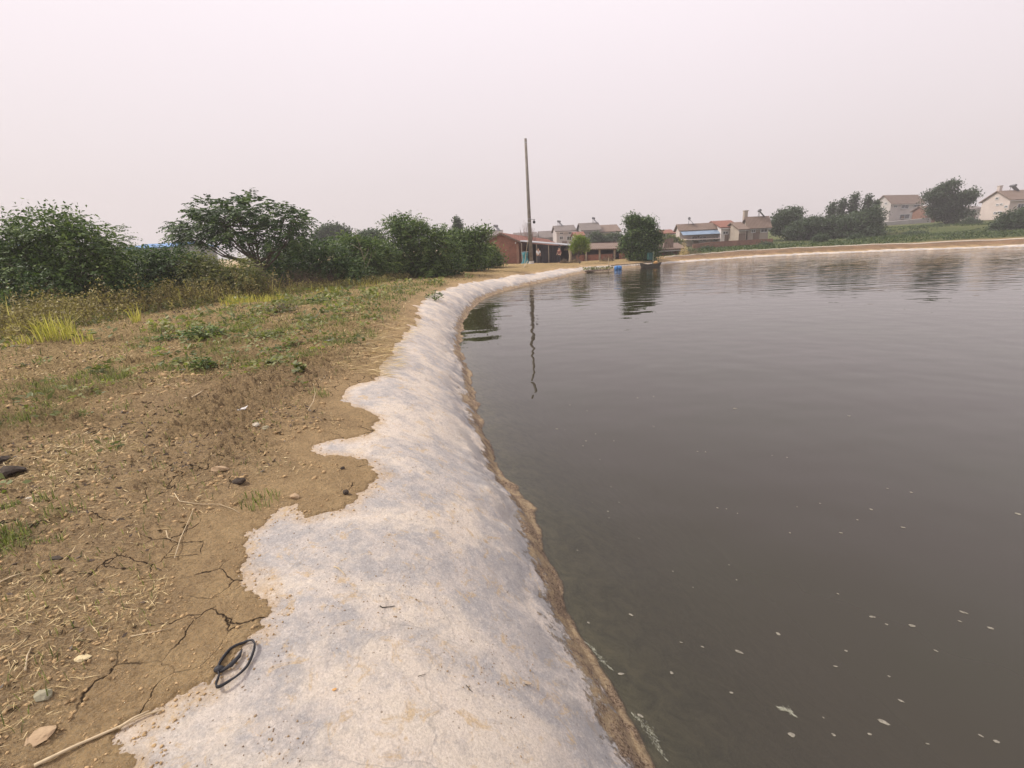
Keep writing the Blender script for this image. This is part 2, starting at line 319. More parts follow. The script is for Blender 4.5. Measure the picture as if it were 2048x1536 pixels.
# ---- liner
def make_liner():
    m, t, b = newmat('cement coated pond liner'); g = N(t, 'ShaderNodeNewGeometry').outputs['Position']
    A = lambda n: N(t, 'ShaderNodeAttribute', attribute_name=n).outputs['Fac']
    p = noise(t, g, 1.25, 10, 0.68, 0.3)
    c = mixc(t, ramp(t, p, [(0.465, 0.0), (0.565, 1.0)]).outputs[0], (0.38, 0.36, 0.345), (0.64, 0.56, 0.46))
    p2 = ramp(t, noise(t, g, 5.5, 10, 0.78, 0.3), [(0.45, 0.0), (0.56, 1.0)]).outputs[0]
    c = mixc(t, mth(t, 'MULTIPLY', p2, 0.5), c, (0.67, 0.58, 0.49))
    p3 = ramp(t, noise(t, g, 12.0, 8, 0.8, 0.2), [(0.41, 1.0), (0.49, 0.0)]).outputs[0]
    c = mixc(t, mth(t, 'MULTIPLY', p3, 0.38), c, (0.34, 0.315, 0.30))
    dust = mth(t, 'MULTIPLY', ramp(t, mth(t, 'ADD', A('edge'), mth(t, 'MULTIPLY_ADD', noise(t, g, 5.0, 6, 0.75), 0.5, 0.03)), [(0.0, 0.0), (0.17, 0.0), (0.30, 1.0)]).outputs[0], ramp(t, noise(t, g, 22.0, 7, 0.8), [(0.35, 0.35), (0.6, 0.95)]).outputs[0])
    c = mixc(t, dust, c, (0.47, 0.345, 0.21))
    ylw = ramp(t, noise(t, g, 7.0, 8, 0.75, 0.6), [(0.555, 0.0), (0.63, 1.0)]).outputs[0]
    c = mixc(t, mth(t, 'MULTIPLY', ylw, 0.7), c, (0.52, 0.37, 0.19))
    fine = ramp(t, noise(t, g, 90.0, 5, 0.8), [(0.42, 1.0), (0.54, 0.0)]).outputs[0]
    c = mixc(t, mth(t, 'MULTIPLY', fine, 0.3), c, (0.27, 0.245, 0.225))
    fw = ramp(t, noise(t, g, 45.0, 6, 0.8), [(0.53, 0.0), (0.60, 1.0)]).outputs[0]
    c = mixc(t, mth(t, 'MULTIPLY', fw, 0.3), c, (0.72, 0.66, 0.60))
    vm = N(t, 'ShaderNodeVectorMath', operation='MULTIPLY_ADD'); nn = N(t, 'ShaderNodeTexNoise', i_Scale=2.2, i_Detail=6.0); L(t, g, nn.inputs['Vector'])
    L(t, nn.outputs['Color'], vm.inputs[0]); vm.inputs[1].default_value = (0.5, 0.5, 0.5); L(t, g, vm.inputs[2])
    vk = N(t, 'ShaderNodeTexVoronoi', feature='DISTANCE_TO_EDGE', i_Scale=1.5); L(t, vm.outputs[0], vk.inputs['Vector'])
    hair = mth(t, 'MULTIPLY', ramp(t, vk.outputs['Distance'], [(0.0025, 1.0), (0.008, 0.0)]).outputs[0], ramp(t, noise(t, g, 1.1, 3), [(0.49, 0.0), (0.53, 1.0)]).outputs[0])
    c = mixc(t, mth(t, 'MULTIPLY', hair, 0.35), c, (0.22, 0.20, 0.18))
    # pits and specks
    vo = N(t, 'ShaderNodeTexVoronoi', feature='F1', i_Scale=26.0, i_Randomness=1.0); L(t, g, vo.inputs['Vector'])
    pm = mth(t, 'MULTIPLY', ramp(t, vo.outputs['Distance'], [(0.07, 1.0), (0.15, 0.0)]).outputs[0], ramp(t, noise(t, g, 6.0, 3), [(0.48, 0.0), (0.6, 1.0)]).outputs[0])
    c = mixc(t, mth(t, 'MULTIPLY', pm, 0.75), c, (0.20, 0.155, 0.10))
    # greyer, darker belt on the lower slope, rougher texture
    grey_belt = mth(t, 'MULTIPLY', ramp(t, A('s'), [(0.22, 1.0), (0.62, 0.0)]).outputs[0], ramp(t, noise(t, g, 3.0, 9, 0.75), [(0.45, 0.0), (0.53, 1.0)]).outputs[0])
    c = mixc(t, mth(t, 'MULTIPLY', grey_belt, 0.75), c, (0.24, 0.235, 0.235))
    # brown silt crust left at the waterline
    sn = mth(t, 'ADD', A('cr'), mth(t, 'MULTIPLY_ADD', noise(t, g, 3.6, 9, 0.75), -0.8, 0.40))
    crust = ramp(t, sn, [(0.0, 1.0), (0.15, 1.0), (0.195, 0.0), (1.0, 0.0)]).outputs[0]
    grit = ramp(t, noise(t, g, 75.0, 5, 0.85), [(0.43, 0.0), (0.56, 1.0)]).outputs[0]
    blk = ramp(t, noise(t, g, 5.0, 7, 0.75), [(0.46, 0.0), (0.54, 1.0)]).outputs[0]
    cc = mixc(t, blk, mixc(t, grit, (0.09, 0.055, 0.032), (0.38, 0.28, 0.19)), mixc(t, grit, (0.33, 0.23, 0.13), (0.45, 0.35, 0.22)))
    c = mixc(t, crust, c, cc)
    # slime below the water
    uw = ramp(t, A('s'), [(0.0, 1.0), (0.012, 0.0)]).outputs[0]
    sub = mth(t, 'MULTIPLY_ADD', A('zl'), -1.0, 0.0)
    uwm = ramp(t, sub, [(0.0, 0.0), (0.012, 1.0)]).outputs[0]
    wetl = ramp(t, mth(t, 'ADD', A('zl'), mth(t, 'MULTIPLY_ADD', noise(t, g, 14.0, 5, 0.7), 0.05, -0.025)), [(0.0, 1.0), (0.014, 0.0)]).outputs[0]
    c = mixc(t, mth(t, 'MULTIPLY', wetl, 0.7), c, (0.10, 0.075, 0.05))
    slime = mixc(t, ramp(t, noise(t, g, 6.0, 6, 0.7, 0.6), [(0.35, 0.0), (0.65, 1.0)]).outputs[0], (0.16, 0.155, 0.095), (0.36, 0.325, 0.225))
    c = mixc(t, uwm, c, slime)
    L(t, c, b.inputs['Base Color']); b.inputs['Roughness'].default_value = 0.8; b.inputs['Specular IOR Level'].default_value = 0.25
    h = mth(t, 'ADD', mth(t, 'MULTIPLY', noise(t, g, 9, 9, 0.75), 0.9), mth(t, 'MULTIPLY', noise(t, g, 60, 5, 0.8), mth(t, 'MULTIPLY_ADD', crust, 0.8, 0.12)))
    h = mth(t, 'SUBTRACT', h, mth(t, 'MULTIPLY', pm, 0.12))
    L(t, bump(t, h, 0.03, 1.0), b.inputs['Normal'])
    MATS['liner'] = m; return m
# ---- water: murky body seen through a fresnel skin; clearer where the column of water is thin
def make_water():
    m, t, b = newmat('murky pond water'); t.nodes.remove(b); g = N(t, 'ShaderNodeNewGeometry').outputs['Position']
    A = lambda n: N(t, 'ShaderNodeAttribute', attribute_name=n).outputs['Fac']
    body = mixc(t, ramp(t, noise(t, g, 0.35, 3), [(0.35, 0.0), (0.65, 1.0)]).outputs[0], (0.030, 0.024, 0.015), (0.028, 0.025, 0.013))
    df = N(t, 'ShaderNodeBsdfDiffuse'); L(t, body, df.inputs[0])
    tr = N(t, 'ShaderNodeBsdfTransparent'); tr.inputs[0].default_value = (0.80, 0.80, 0.66, 1)
    op = ramp(t, A('depth'), [(0.0, 0.15), (0.10, 0.38), (0.24, 0.62), (0.45, 0.86), (0.75, 1.0)]).outputs[0]
    ms = N(t, 'ShaderNodeMixShader'); L(t, op, ms.inputs[0]); L(t, tr.outputs[0], ms.inputs[1]); L(t, df.outputs[0], ms.inputs[2])
    def sc(sx, sy, scale, detail, rough, dist=0.0):
        mp = N(t, 'ShaderNodeMapping'); mp.inputs['Scale'].default_value = (sx, sy, 1); L(t, g, mp.inputs['Vector'])
        return noise(t, mp.outputs[0], scale, detail, rough, dist)
    rip = mth(t, 'ADD', sc(0.16, 1.5, 1.0, 2, 0.5, 0.2), mth(t, 'MULTIPLY', sc(0.4, 3.4, 1.0, 2, 0.5), 0.35))
    calm = mth(t, 'ADD', sc(0.16, 0.6, 1.0, 1, 0.4), mth(t, 'MULTIPLY', sc(0.9, 1.1, 1.25, 1, 0.4), 0.95))
    hh = mth(t, 'ADD', mth(t, 'MULTIPLY', rip, mth(t, 'MULTIPLY', A('ripple'), 0.033)), mth(t, 'MULTIPLY', calm, 0.016))
    # rings spreading from one spot
    vd = N(t, 'ShaderNodeVectorMath', operation='DISTANCE'); L(t, g, vd.inputs[0]); vd.inputs[1].default_value = (6.0, 28.5, 0)
    ring = mth(t, 'MULTIPLY', mth(t, 'SINE', mth(t, 'MULTIPLY', vd.outputs['Value'], 9.0)), ramp(t, mth(t, 'MULTIPLY', vd.outputs['Value'], 0.2), [(0.1, 1.0), (0.6, 0.0)]).outputs[0])
    hh = mth(t, 'ADD', hh, mth(t, 'MULTIPLY', ring, 0.0022))
    nb = bump(t, hh, 1.0, 1.0)
    gl = N(t, 'ShaderNodeBsdfGlossy', i_Roughness=0.015); L(t, nb, gl.inputs['Normal']); gl.inputs[0].default_value = (0.96, 0.96, 0.96, 1)
    fr = N(t, 'ShaderNodeFresnel', i_IOR=1.48); L(t, nb, fr.inputs['Normal'])
    m2 = N(t, 'ShaderNodeMixShader'); L(t, fr.outputs[0], m2.inputs[0]); L(t, ms.outputs[0], m2.inputs[1]); L(t, gl.outputs[0], m2.inputs[2])
    L(t, m2.outputs[0], t.nodes['Material Output'].inputs[0]); MATS['water'] = m; return m
M_SOIL, M_LINER, M_WATER = make_soil(), make_liner(), make_water()

# ---------------------------------------------------------------- ground, liner and water, from one fan-shaped lattice round the viewpoint
rr = [0.25]
while rr[-1] < 1.0: rr.append(rr[-1]*1.03)
while rr[-1] < 9.0: rr.append(rr[-1]*1.0045)
while rr[-1] < 90: rr.append(rr[-1]*1.009)
while rr[-1] < 900: rr.append(rr[-1]*1.05)
rr = np.array(rr)
ths = np.concatenate([np.arange(-180, -72, 3.0), np.arange(-72, -18, 0.17), np.arange(-18, 30, 0.17), np.arange(30, 62, 0.3), np.arange(62, 180.1, 3.0)])
TH = np.radians(ths)
GR, GT = np.meshgrid(rr, TH, indexing='ij'); GX = GR*np.sin(GT); GY = GR*np.cos(GT); ni, nj = GX.shape
fx, fy = GX.ravel(), GY.ravel()
S, T = sdist(fx, fy, SHORE, True); E_ = sdist(fx, fy, EDGE); DK = sdist(fx, fy, DIKE)
E_ = E_ + 0.10*(fbm(fx*3.1, fy*3.1, 4, 40)-0.5)*2 + 0.035*(fbm(fx*17, fy*17, 3, 50)-0.5)*2 + 0.02*(fbm(fx*60, fy*60, 2, 55)-0.5)*2
Z0 = land(fx, fy, S, DK)
PATCH = [(110,800,150,40),(240,768,110,35),(30,860,70,30),(150,850,80,20),(430,668,110,22),(520,700,110,22),(560,735,70,22),(450,745,80,16),(690,640,90,20),(700,690,60,18),(20,1110,50,60),(640,605,90,12),(520,625,80,14),(760,600,80,14),(830,575,60,10),(300,740,60,16),(620,665,80,14)]
def patchw(x, y):
    """how green the dike's cover is: soft patches laid out on the ground"""
    w_ = np.zeros(len(x))
    for px, py, rx, ry in PATCH:
        c = atz(px, py, 0.93); ex_ = abs(atz(px+rx, py, 0.93)-c)[0]; ey_ = abs(atz(px, py-ry, 0.93)-c)[1]; ex_ = np.hypot(ex_, 0.3); d2 = ((x-c[0])/ex_)**2+((y-c[1])/ey_)**2
        w_ = np.maximum(w_, 1-sstep(0.3, 1.5, d2))
    return w_
def grid_faces(mask):
    idx = np.arange(ni*nj).reshape(ni, nj); q = np.stack([idx[:-1, :-1], idx[1:, :-1], idx[1:, 1:], idx[:-1, 1:]], -1).reshape(-1, 4)
    q = q[mask[q].any(1)]; used = np.unique(q); rem = np.full(ni*nj, -1); rem[used] = np.arange(len(used)); return used, rem[q][:, ::-1]
nearw = np.exp(-np.hypot(fx, fy)/14.0)
# liner height: fine folds running up the slope
fold = fbm(T*2.6+fx*0.2, S*0.5, 3, 11)-0.5
fold2 = np.abs(fbm(T*6.0+S*2.2, S*0.9+3, 3, 21)-0.5)
bulge = fbm(fx*1.1, fy*1.1, 3, 31)-0.5
waterward = sstep(-0.3, 0.25, S)
jag = ((fbm(fx*2.2, fy*2.2, 5, 61)-0.5)*0.18+(np.abs(fbm(T*1.9, S*0.7, 3, 66)-0.5)-0.1)*0.11)*(1-sstep(0.25, 0.6, np.abs(S)))*np.clip(1.2-np.hypot(fx, fy)/30, 0.3, 1)*(0.25+0.75*sstep(1.8, 4.5, np.hypot(fx, fy)))
ZL = Z0 + (0.10*fold - 0.05*fold2)*waterward*sstep(4, 14, np.hypot(fx, fy)) + 0.03*fold*waterward + 0.05*bulge*waterward + jag
crustm = (1-sstep(0.10, 0.22, S+0.3*(fbm(fx*2.6, fy*2.6, 4, 71)-0.5)))*sstep(-0.12, 0.0, S)
ZL += crustm*(0.012+0.012*fbm(fx*30, fy*30, 3, 81))
used, q = grid_faces((S > -3.2) & (E_ < 0.35))
E_lin = E_.copy()
liner = mk('pond_liner', np.stack([fx, fy, ZL], 1)[used], q, M_LINER, smooth=True, attrs={'s': S[used], 'zl': ZL[used], 'cr': (ZL*(1+3.5*sstep(12, 24, fx)*sstep(40, 50, fy)))[used], 'edge': E_[used], 't': T[used]})
tag(liner, 'pale grey and cream lining along the pond bank with a brown crust at the waterline', 'pond lining')
# soil: clods, dents, thin edge that feathers on to the liner
lump = fbm(fx*2.4, fy*2.4, 5, 91)-0.5
clod = np.abs(fbm(fx*9, fy*9, 4, 101)-0.5)
big = fbm(fx*0.5, fy*0.5, 3, 111)-0.5
thick = 0.10*sstep(0, 0.9, E_) - 0.01 + np.where(E_ < 0, E_*0.25, 0) + 0.02*sstep(0, 0.05, E_)
rough_ = sstep(0.1, 1.3, E_)
crumb = (np.abs(fbm(fx*16, fy*16, 4, 301, 0.6)-0.5)*0.16+(fbm(fx*34, fy*34, 3, 311, 0.6)-0.5)*0.07)*sstep(0.05, 0.8, E_)*np.clip(np.hypot(fx, fy)/5, 0.6, 1.3)*(0.35+sstep(0.4, 0.6, fbm(fx*1.3, fy*1.3, 3, 321)))
fm = sstep(60, 110, np.hypot(fx, fy))
ZS = Z0 + thick + 0.05*bulge*waterward + 0.03*fold*waterward + rough_*(0.11*lump - 0.08*clod + 0.16*big*(1-nearw*0.3))*(1-0.5*fm)
ZS += crumb*(np.hypot(fx, fy) < 40)
ZS += fm*0.5*(fbm(fx*0.02, fy*0.02, 3, 5)-0.5)
soil_mask = (E_ > -0.12)
used, q = grid_faces(soil_mask)
ux, uy = fx[used], fy[used]; ur = np.hypot(ux, uy); ue = E_[used]; udk = DK[used]; us = S[used]
gn = fbm(ux*0.9, uy*0.9, 4, 121)
straw = sstep(4.5, 11, ur+6*(fbm(ux*0.7, uy*0.7, 4, 131)-0.5))*sstep(0.2, 1.2, ue)
farland = sstep(52, 60, uy)*sstep(10, 20, ux)
green = np.clip(sstep(0.40, 0.62, fbm(ux*2.3, uy*2.3, 4, 122))*0.42*patchw(ux, uy) + sstep(3.4, 5.5, us)*farland + sstep(-0.5, 2.5, -udk), 0, 1)
field = np.clip(sstep(3.4, 5.5, us)*farland + sstep(-0.5, 2.5, -udk), 0, 1)*(0.75+0.25*sstep(0.4, 0.6, fbm(ux*0.1, uy*0.25, 3, 133)))
orange = sstep(1.0, 1.5, us)*(1-sstep(3.2, 4.4, us))*sstep(14, 20, ux)*sstep(44, 50, uy)
straw *= (1-farland)
silt = 1-sstep(0.10, 0.75, ue+0.5*(fbm(ux*1.8, uy*1.8, 3, 141)-0.5))
ground = mk('ground', np.stack([fx, fy, ZS], 1)[used], q, M_SOIL, smooth=True, attrs={'straw': straw, 'green': green, 'silt': silt, 'orange': orange, 'field': field})
tag(ground, kind='structure')
# water
used, q = grid_faces(S < 0.25)
ux, uy = fx[used], fy[used]
rip = sstep(16, 27, uy + 0.12*ux + 5*(fbm(ux*0.12, uy*0.45, 3, 151)-0.5))
water = mk('water', np.stack([ux, uy, np.zeros(len(ux))], 1), q, M_WATER, smooth=True, attrs={'depth': np.clip(-ZL[used], 0, 3), 'ripple': rip})
tag(water, kind='structure')
def soil_z(x, y):
    """height of the soil surface at points, same formula as the ground sheet"""
    x = np.asarray(x, float); y = np.asarray(y, float); s, tt = sdist(x, y, SHORE, True); e = sdist(x, y, EDGE)
    e = e + 0.10*(fbm(x*3.1, y*3.1, 4, 40)-0.5)*2 + 0.035*(fbm(x*17, y*17, 3, 50)-0.5)*2
    z = land(x, y, s); ww = sstep(-0.3, 0.25, s); r_ = sstep(0.1, 1.3, e); nw = np.exp(-np.hypot(x, y)/14.0)
    zl = z + 0.05*(fbm(x*1.1, y*1.1, 3, 31)-0.5)*ww + 0.03*(fbm(tt*2.6+x*0.2, s*0.5, 3, 11)-0.5)*ww
    zs = zl + 0.10*sstep(0, 0.9, e) - 0.01 + np.where(e < 0, e*0.25, 0) + 0.02*sstep(0, 0.05, e) + r_*(0.11*(fbm(x*2.4, y*2.4, 5, 91)-0.5)-0.08*np.abs(fbm(x*9, y*9, 4, 101)-0.5)+0.16*(fbm(x*.5, y*.5, 3, 111)-0.5)*(1-nw*0.3))
    return zs, zl, e, s

def prj(p):
    v = np.array(p, float)-np.array([0, 0, CZ]); z = v@fwd; return 1024+F*(v@rtv)/z, 768-F*(v@upv)/z
# ---------------------------------------------------------------- foliage
def leafquads(C, A, B, l, w_):
    """rhombic leaves with centre C, long axis A, side axis B"""
    l = np.broadcast_to(np.asarray(l, float), len(C))[:, None]; w_ = np.broadcast_to(np.asarray(w_, float), len(C))[:, None]
    V = np.stack([C-A*l/2, C+B*w_/2-A*l*0.08, C+A*l/2, C-B*w_/2-A*l*0.08], 1).reshape(-1, 3)
    return V, np.arange(len(C)*4).reshape(-1, 4)
def unit(v): return v/(np.linalg.norm(v, axis=-1, keepdims=True)+1e-9)
def rdir(n): return unit(rng.normal(size=(n, 3)))
def crown_pts(blobs, n, shell=0.5, seed=0):
    """points in lumpy ellipsoids, denser to the outside, gathered in clumps"""
    vol = np.array([b[1][0]*b[1][2] for b in blobs]); k = rng.choice(len(blobs), n, p=vol/vol.sum())
    c = np.array([b[0] for b in blobs])[k]; r = np.array([b[1] for b in blobs])[k]
    d = rdir(n); q = 0.42+0.98*fbm(d[:, 0]*2.3+d[:, 2]*1.9+k*3.7, d[:, 1]*2.3-d[:, 2]*1.6+seed, 3, seed+int(rng.integers(99)))
    rad = q*(shell+(1-shell)*rng.random(n)**0.5)
    return c+d*r*rad[:, None], d
def clump_foliage(blobs, n_tw, per, tw_r, leaf, aspect=0.5, up=0.35, seed=0, shell=0.5):
    p, d = crown_pts(blobs, n_tw, shell, seed)
    P = np.repeat(p, per, 0)+rng.normal(size=(n_tw*per, 3))*tw_r*np.array([1, 1, 0.7]); m = len(P)
    A = unit(rdir(m)+np.repeat(d, per, 0)*0.5+np.array([0, 0, up-0.5])); B = unit(np.cross(A, rdir(m)*0.7+np.array([0, 0, 1.0])))
    t = np.clip(np.repeat(rng.random(n_tw)*0.6, per)+rng.random(m)*0.4, 0, 1)
    V, Fq = leafquads(P, A, B, leaf*(0.6+0.8*rng.random(m)), leaf*aspect*(0.6+0.8*rng.random(m)))
    return V, Fq, np.repeat(t, 4)
def frond_foliage(blobs, n_fr, Lf, pairs, leaf, seed=0, shell=0.55, aspect=0.36):
    """pinnate fronds arching outwards, for the feathery trees"""
    p, d = crown_pts(blobs, n_fr, shell, seed); h = d.copy(); h[:, 2] = h[:, 2]*0.5+0.15; h = unit(h+0.45*rdir(n_fr)*np.array([1, 1, 0.4]))
    Ls = Lf*(0.6+0.7*rng.random(n_fr)); dr = 0.25+0.5*rng.random(n_fr); side = unit(np.cross(h, np.array([0, 0, 1.0])))
    Cs, As, Bs, ts = [], [], [], []; tint = rng.random(n_fr)
    for i in range(pairs):
        u = (i+0.7)/pairs; c = p+h*(Ls*u)[:, None]; c[:, 2] -= dr*Ls*u*u*0.8
        tang = unit(h*1.0+np.array([0, 0, -1.0])*(dr*u*1.2)[:, None])
        for sg in (-1, 1):
            a = unit(side*sg+tang*0.35+np.array([0, 0, -0.35])+0.2*rdir(n_fr)); ll = leaf*(1.15-0.5*u)
            Cs.append(c+a*ll*0.5); As.append(a); Bs.append(unit(tang+0.9*rdir(n_fr))); ts.append(np.clip(tint*0.7+0.3*rng.random(n_fr), 0, 1))
    C = np.concatenate(Cs); V, Fq = leafquads(C, np.concatenate(As), np.concatenate(Bs), leaf*(0.7+0.5*rng.random(len(C))), leaf*aspect)
    return V, Fq, np.repeat(np.concatenate(ts), 4)
def joinq(parts):
    n = 0; Vs, Fs, Ts = [], [], []
    for V, Fq, t in parts: Vs.append(V); Fs.append(Fq+n); Ts.append(t); n += len(V)
    return np.concatenate(Vs), np.concatenate(Fs), np.concatenate(Ts)
G_DARK = leafmat('dark foliage', (0.012, 0.028, 0.010), (0.052, 0.098, 0.030), (0.15, 0.21, 0.060), 0.16)
G_MID = leafmat('mid green foliage', (0.018, 0.040, 0.012), (0.078, 0.130, 0.034), (0.20, 0.265, 0.070), 0.18)
G_FAR = leafmat('far green foliage', (0.028, 0.046, 0.028), (0.052, 0.080, 0.046), (0.090, 0.125, 0.065))
G_LITE = leafmat('young yellow green foliage', (0.08, 0.12, 0.02), (0.16, 0.21, 0.045), (0.26, 0.30, 0.08), 0.45)
G_OLIVE = leafmat('olive foliage', (0.06, 0.075, 0.03), (0.14, 0.15, 0.055), (0.26, 0.25, 0.10))
G_WEED = leafmat('brown and olive weeds', (0.06, 0.045, 0.022), (0.23, 0.185, 0.075), (0.52, 0.45, 0.19), 0.2)
G_STRAW = leafmat('dry straw', (0.24, 0.17, 0.08), (0.52, 0.39, 0.19), (0.76, 0.62, 0.36), 0.15)
G_GOLD = leafmat('yellow green grass', (0.22, 0.205, 0.05), (0.40, 0.36, 0.10), (0.60, 0.52, 0.20), 0.4)
G_GRASS = leafmat('short green grass', (0.08, 0.095, 0.035), (0.17, 0.19, 0.07), (0.32, 0.32, 0.14), 0.3)
G_DEAD = leafmat('dead brown stalks', (0.055, 0.04, 0.03), (0.12, 0.085, 0.06), (0.24, 0.18, 0.12), 0.1)
G_FIELD = leafmat('crop foliage', (0.03, 0.05, 0.022), (0.06, 0.09, 0.036), (0.13, 0.165, 0.065), 0.3)
BARK = surf('grey brown bark', (0.09, 0.07, 0.055), (0.16, 0.13, 0.10), 8, 0.95, 40, 0.01)
def pxblob(x, y, rx, ry, Y, dep=1.0):
    c = at(x, y, Y); sx = np.linalg.norm(at(x+1, y, Y)-c); sz = np.linalg.norm(at(x, y+1, Y)-c)
    return (c, (rx*sx, max(0.3, rx*sx*0.85*dep), ry*sz))
def tree(label, cat, blobs_px, Y, base_px, mat, kind='clump', n=300, per=14, leaf=0.14, tw=0.25, trunk=0.12, group=None, name='broadleaf_tree', shell=0.5, frond=0.6, pairs=6, aspect=0.5, seed=0, stems=1, zb=None, dep=1.0):
    bl = [pxblob(*b, Y, dep) if len(b) == 4 else pxblob(*b[:4], b[4], dep) for b in blobs_px]
    bp = at(base_px, 520, Y); bx = bp[0]; z0 = gz(bx, Y)-0.1 if zb is None else zb
    t = thing(name, label, cat, (bx, Y, z0), group)
    if kind == 'clump': V, Fq, ti = clump_foliage(bl, n, per, tw, leaf, aspect, seed=seed, shell=shell)
    elif kind == 'frond': V, Fq, ti = frond_foliage(bl, n, frond, pairs, leaf, seed, shell)
    else:
        V, Fq, ti = joinq([frond_foliage(bl, n//2, frond, pairs, leaf, seed, shell), clump_foliage(bl, n//2, per, tw, leaf, aspect, seed=seed, shell=shell)])
    low = V[:, 2].reshape(-1, 4).min(1) > z0-0.3; Fq = Fq[low]
    u_ = np.unique(Fq); rm = np.full(len(V), -1); rm[u_] = np.arange(len(u_))
    mk('crown', V[u_], rm[Fq], mat, t, attrs={'tint': ti[u_]})
    b = MB()
    for sidx in range(stems):
        ang = 2.4*sidx; ob = np.array([bx+0.25*math.cos(ang)*(stems > 1), Y+0.25*math.sin(ang)*(stems > 1), z0])
        cc = np.mean([q[0] for q in bl], 0); fork = ob*0.55+np.array([cc[0], cc[1], cc[2]])*0.45+rng.normal(size=3)*0.08
        b.tube([ob, ob*0.5+fork*0.5+rng.normal(size=3)*0.06, fork], [trunk, trunk*0.85, trunk*0.7], 7)
        for c, r in bl[sidx::stems] if stems > 1 else bl:
            for _ in range(3 if len(bl) < 6 else 2):
                e = c+rdir(1)[0]*np.array(r)*np.array([0.75, 0.75, 0.6]); mid = fork*0.5+e*0.5+np.array([0, 0, -0.08*np.linalg.norm(e-fork)])+rng.normal(size=3)*0.05
                b.tube([fork, mid, e], [trunk*0.5, trunk*0.3, trunk*0.08], 5)
                for _ in range(3):
                    s_ = mid*0.5+e*0.5; e2 = e+rdir(1)[0]*np.array(r)*0.4; b.tube([s_, (s_+e2)/2+rng.normal(size=3)*0.04, e2], [trunk*0.18, trunk*0.11, trunk*0.04], 4)
    b.done('trunk', BARK, t, True)
    return t

# ---- trees and bushes below the left side of the dike
TG = 'trees and bushes below the dike'
tree('broad bushy tree with layered dark green leaves at the left edge of the photo', 'tree', [(95,458,70,38),(160,485,60,38),(30,490,40,34),(60,545,90,50),(150,560,90,45),(210,515,35,30),(20,530,60,50)], 16.5, 90, G_MID, 'mix', 2600, 11, 0.13, 0.22, 0.13, TG, frond=0.55, pairs=6, seed=3, stems=2)
tree('dark leafy undergrowth bush under the broad tree by the left edge', 'bush', [(60,620,90,40),(160,610,80,40),(0,640,60,40),(230,590,60,40)], 16.8, 110, G_DARK, 'clump', 1500, 13, 0.13, 0.2, 0.06, TG, 'leafy_bush', seed=5, stems=3)
tree('small pale green sapling poking up right of the broad left tree', 'tree', [(228,478,20,22),(240,500,28,20)], 18, 232, G_MID, 'frond', 120, 8, 0.12, 0.2, 0.04, TG, 'sapling', frond=0.5, seed=6)
tree('low dark green bush below the blue roofs left of the umbrella-shaped tree', 'bush', [(290,540,60,40),(350,530,50,30),(265,590,60,30),(350,585,60,30)], 20, 300, G_DARK, 'mix', 1500, 13, 0.14, 0.22, 0.07, TG, 'leafy_bush', frond=0.55, seed=7, stems=3)
tree('tall umbrella-shaped tree with feathery open crown on thin dark trunks', 'tree', [(440,425,55,22),(500,420,60,24),(560,440,45,24),(400,455,48,22),(470,465,55,25),(545,470,45,22),(590,440,25,14),(380,470,30,15),(590,480,22,14)], 24, 515, G_DARK, 'frond', 1000, 8, 0.21, 0.2, 0.13, TG, 'feathery_tree', frond=0.75, pairs=7, seed=8, stems=3)
tree('olive and reddish shrub with pale leaf edges in front of the feathery tree', 'bush', [(425,560,60,32),(490,560,35,38),(400,535,40,24)], 20, 440, G_OLIVE, 'mix', 1150, 12, 0.11, 0.2, 0.05, TG, 'mottled_shrub', frond=0.45, seed=9, stems=3)
tree('dark bush filling the gap right of the feathery tree trunks', 'bush', [(600,540,55,42),(650,530,50,40),(560,560,50,30),(620,500,50,22),(690,545,45,30),(540,530,30,40)], 27, 610, G_DARK, 'mix', 2000, 12, 0.16, 0.25, 0.08, TG, 'leafy_bush', frond=0.7, seed=10, stems=3)
tree('rounded mid green bush with light leaf tips left of the tall domed tree', 'bush', [(700,500,45,30),(740,505,40,30),(760,520,40,30),(720,540,50,25)], 30, 720, G_MID, 'mix', 1500, 12, 0.16, 0.25, 0.08, TG, 'leafy_bush', frond=0.7, seed=11, stems=3)
tree('domed green tree with airy top standing above the bushes by the dike', 'tree', [(815,455,38,22),(790,450,20,16),(840,480,40,32),(800,500,35,30),(880,490,32,34),(860,530,40,24)], 32, 835, G_MID, 'mix', 1900, 12, 0.17, 0.25, 0.12, TG, 'domed_tree', frond=0.8, pairs=7, seed=12, stems=2)
tree('dark bush under the domed tree with bare trunks showing', 'bush', [(830,535,50,22),(890,535,40,25),(780,545,40,20)], 33, 850, G_DARK, 'clump', 1000, 12, 0.16, 0.25, 0.07, TG, 'leafy_bush', seed=13, stems=4)
tree('mid green bush with sparse big-leaved shoots on its right shoulder', 'bush', [(925,495,32,30),(950,480,22,25),(968,468,14,14),(940,520,40,22),(908,478,18,18)], 36, 935, G_MID, 'clump', 1000, 11, 0.20, 0.28, 0.07, TG, 'leafy_bush', seed=14, stems=3)
tree('round green bush at the corner of the brick house', 'bush', [(975,510,26,22),(990,520,18,14),(955,525,25,16)], 42, 975, G_MID, 'clump', 700, 11, 0.20, 0.3, 0.06, TG, 'leafy_bush', seed=15, stems=3)
FT = 'far trees on the left skyline'
tree('distant grey-green poplar clump on the skyline left of centre', 'tree', [(655,468,16,16),(672,465,15,17),(690,470,8,14),(645,478,16,12)], 85, 668, G_FAR, 'clump', 700, 10, 0.5, 0.5, 0.2, FT, 'poplar', seed=16)
tree('distant low rounded tree just left of the domed tree', 'tree', [(742,474,26,12),(735,482,30,12)], 70, 742, G_FAR, 'clump', 600, 10, 0.4, 0.4, 0.2, FT, 'round_tree', seed=17)
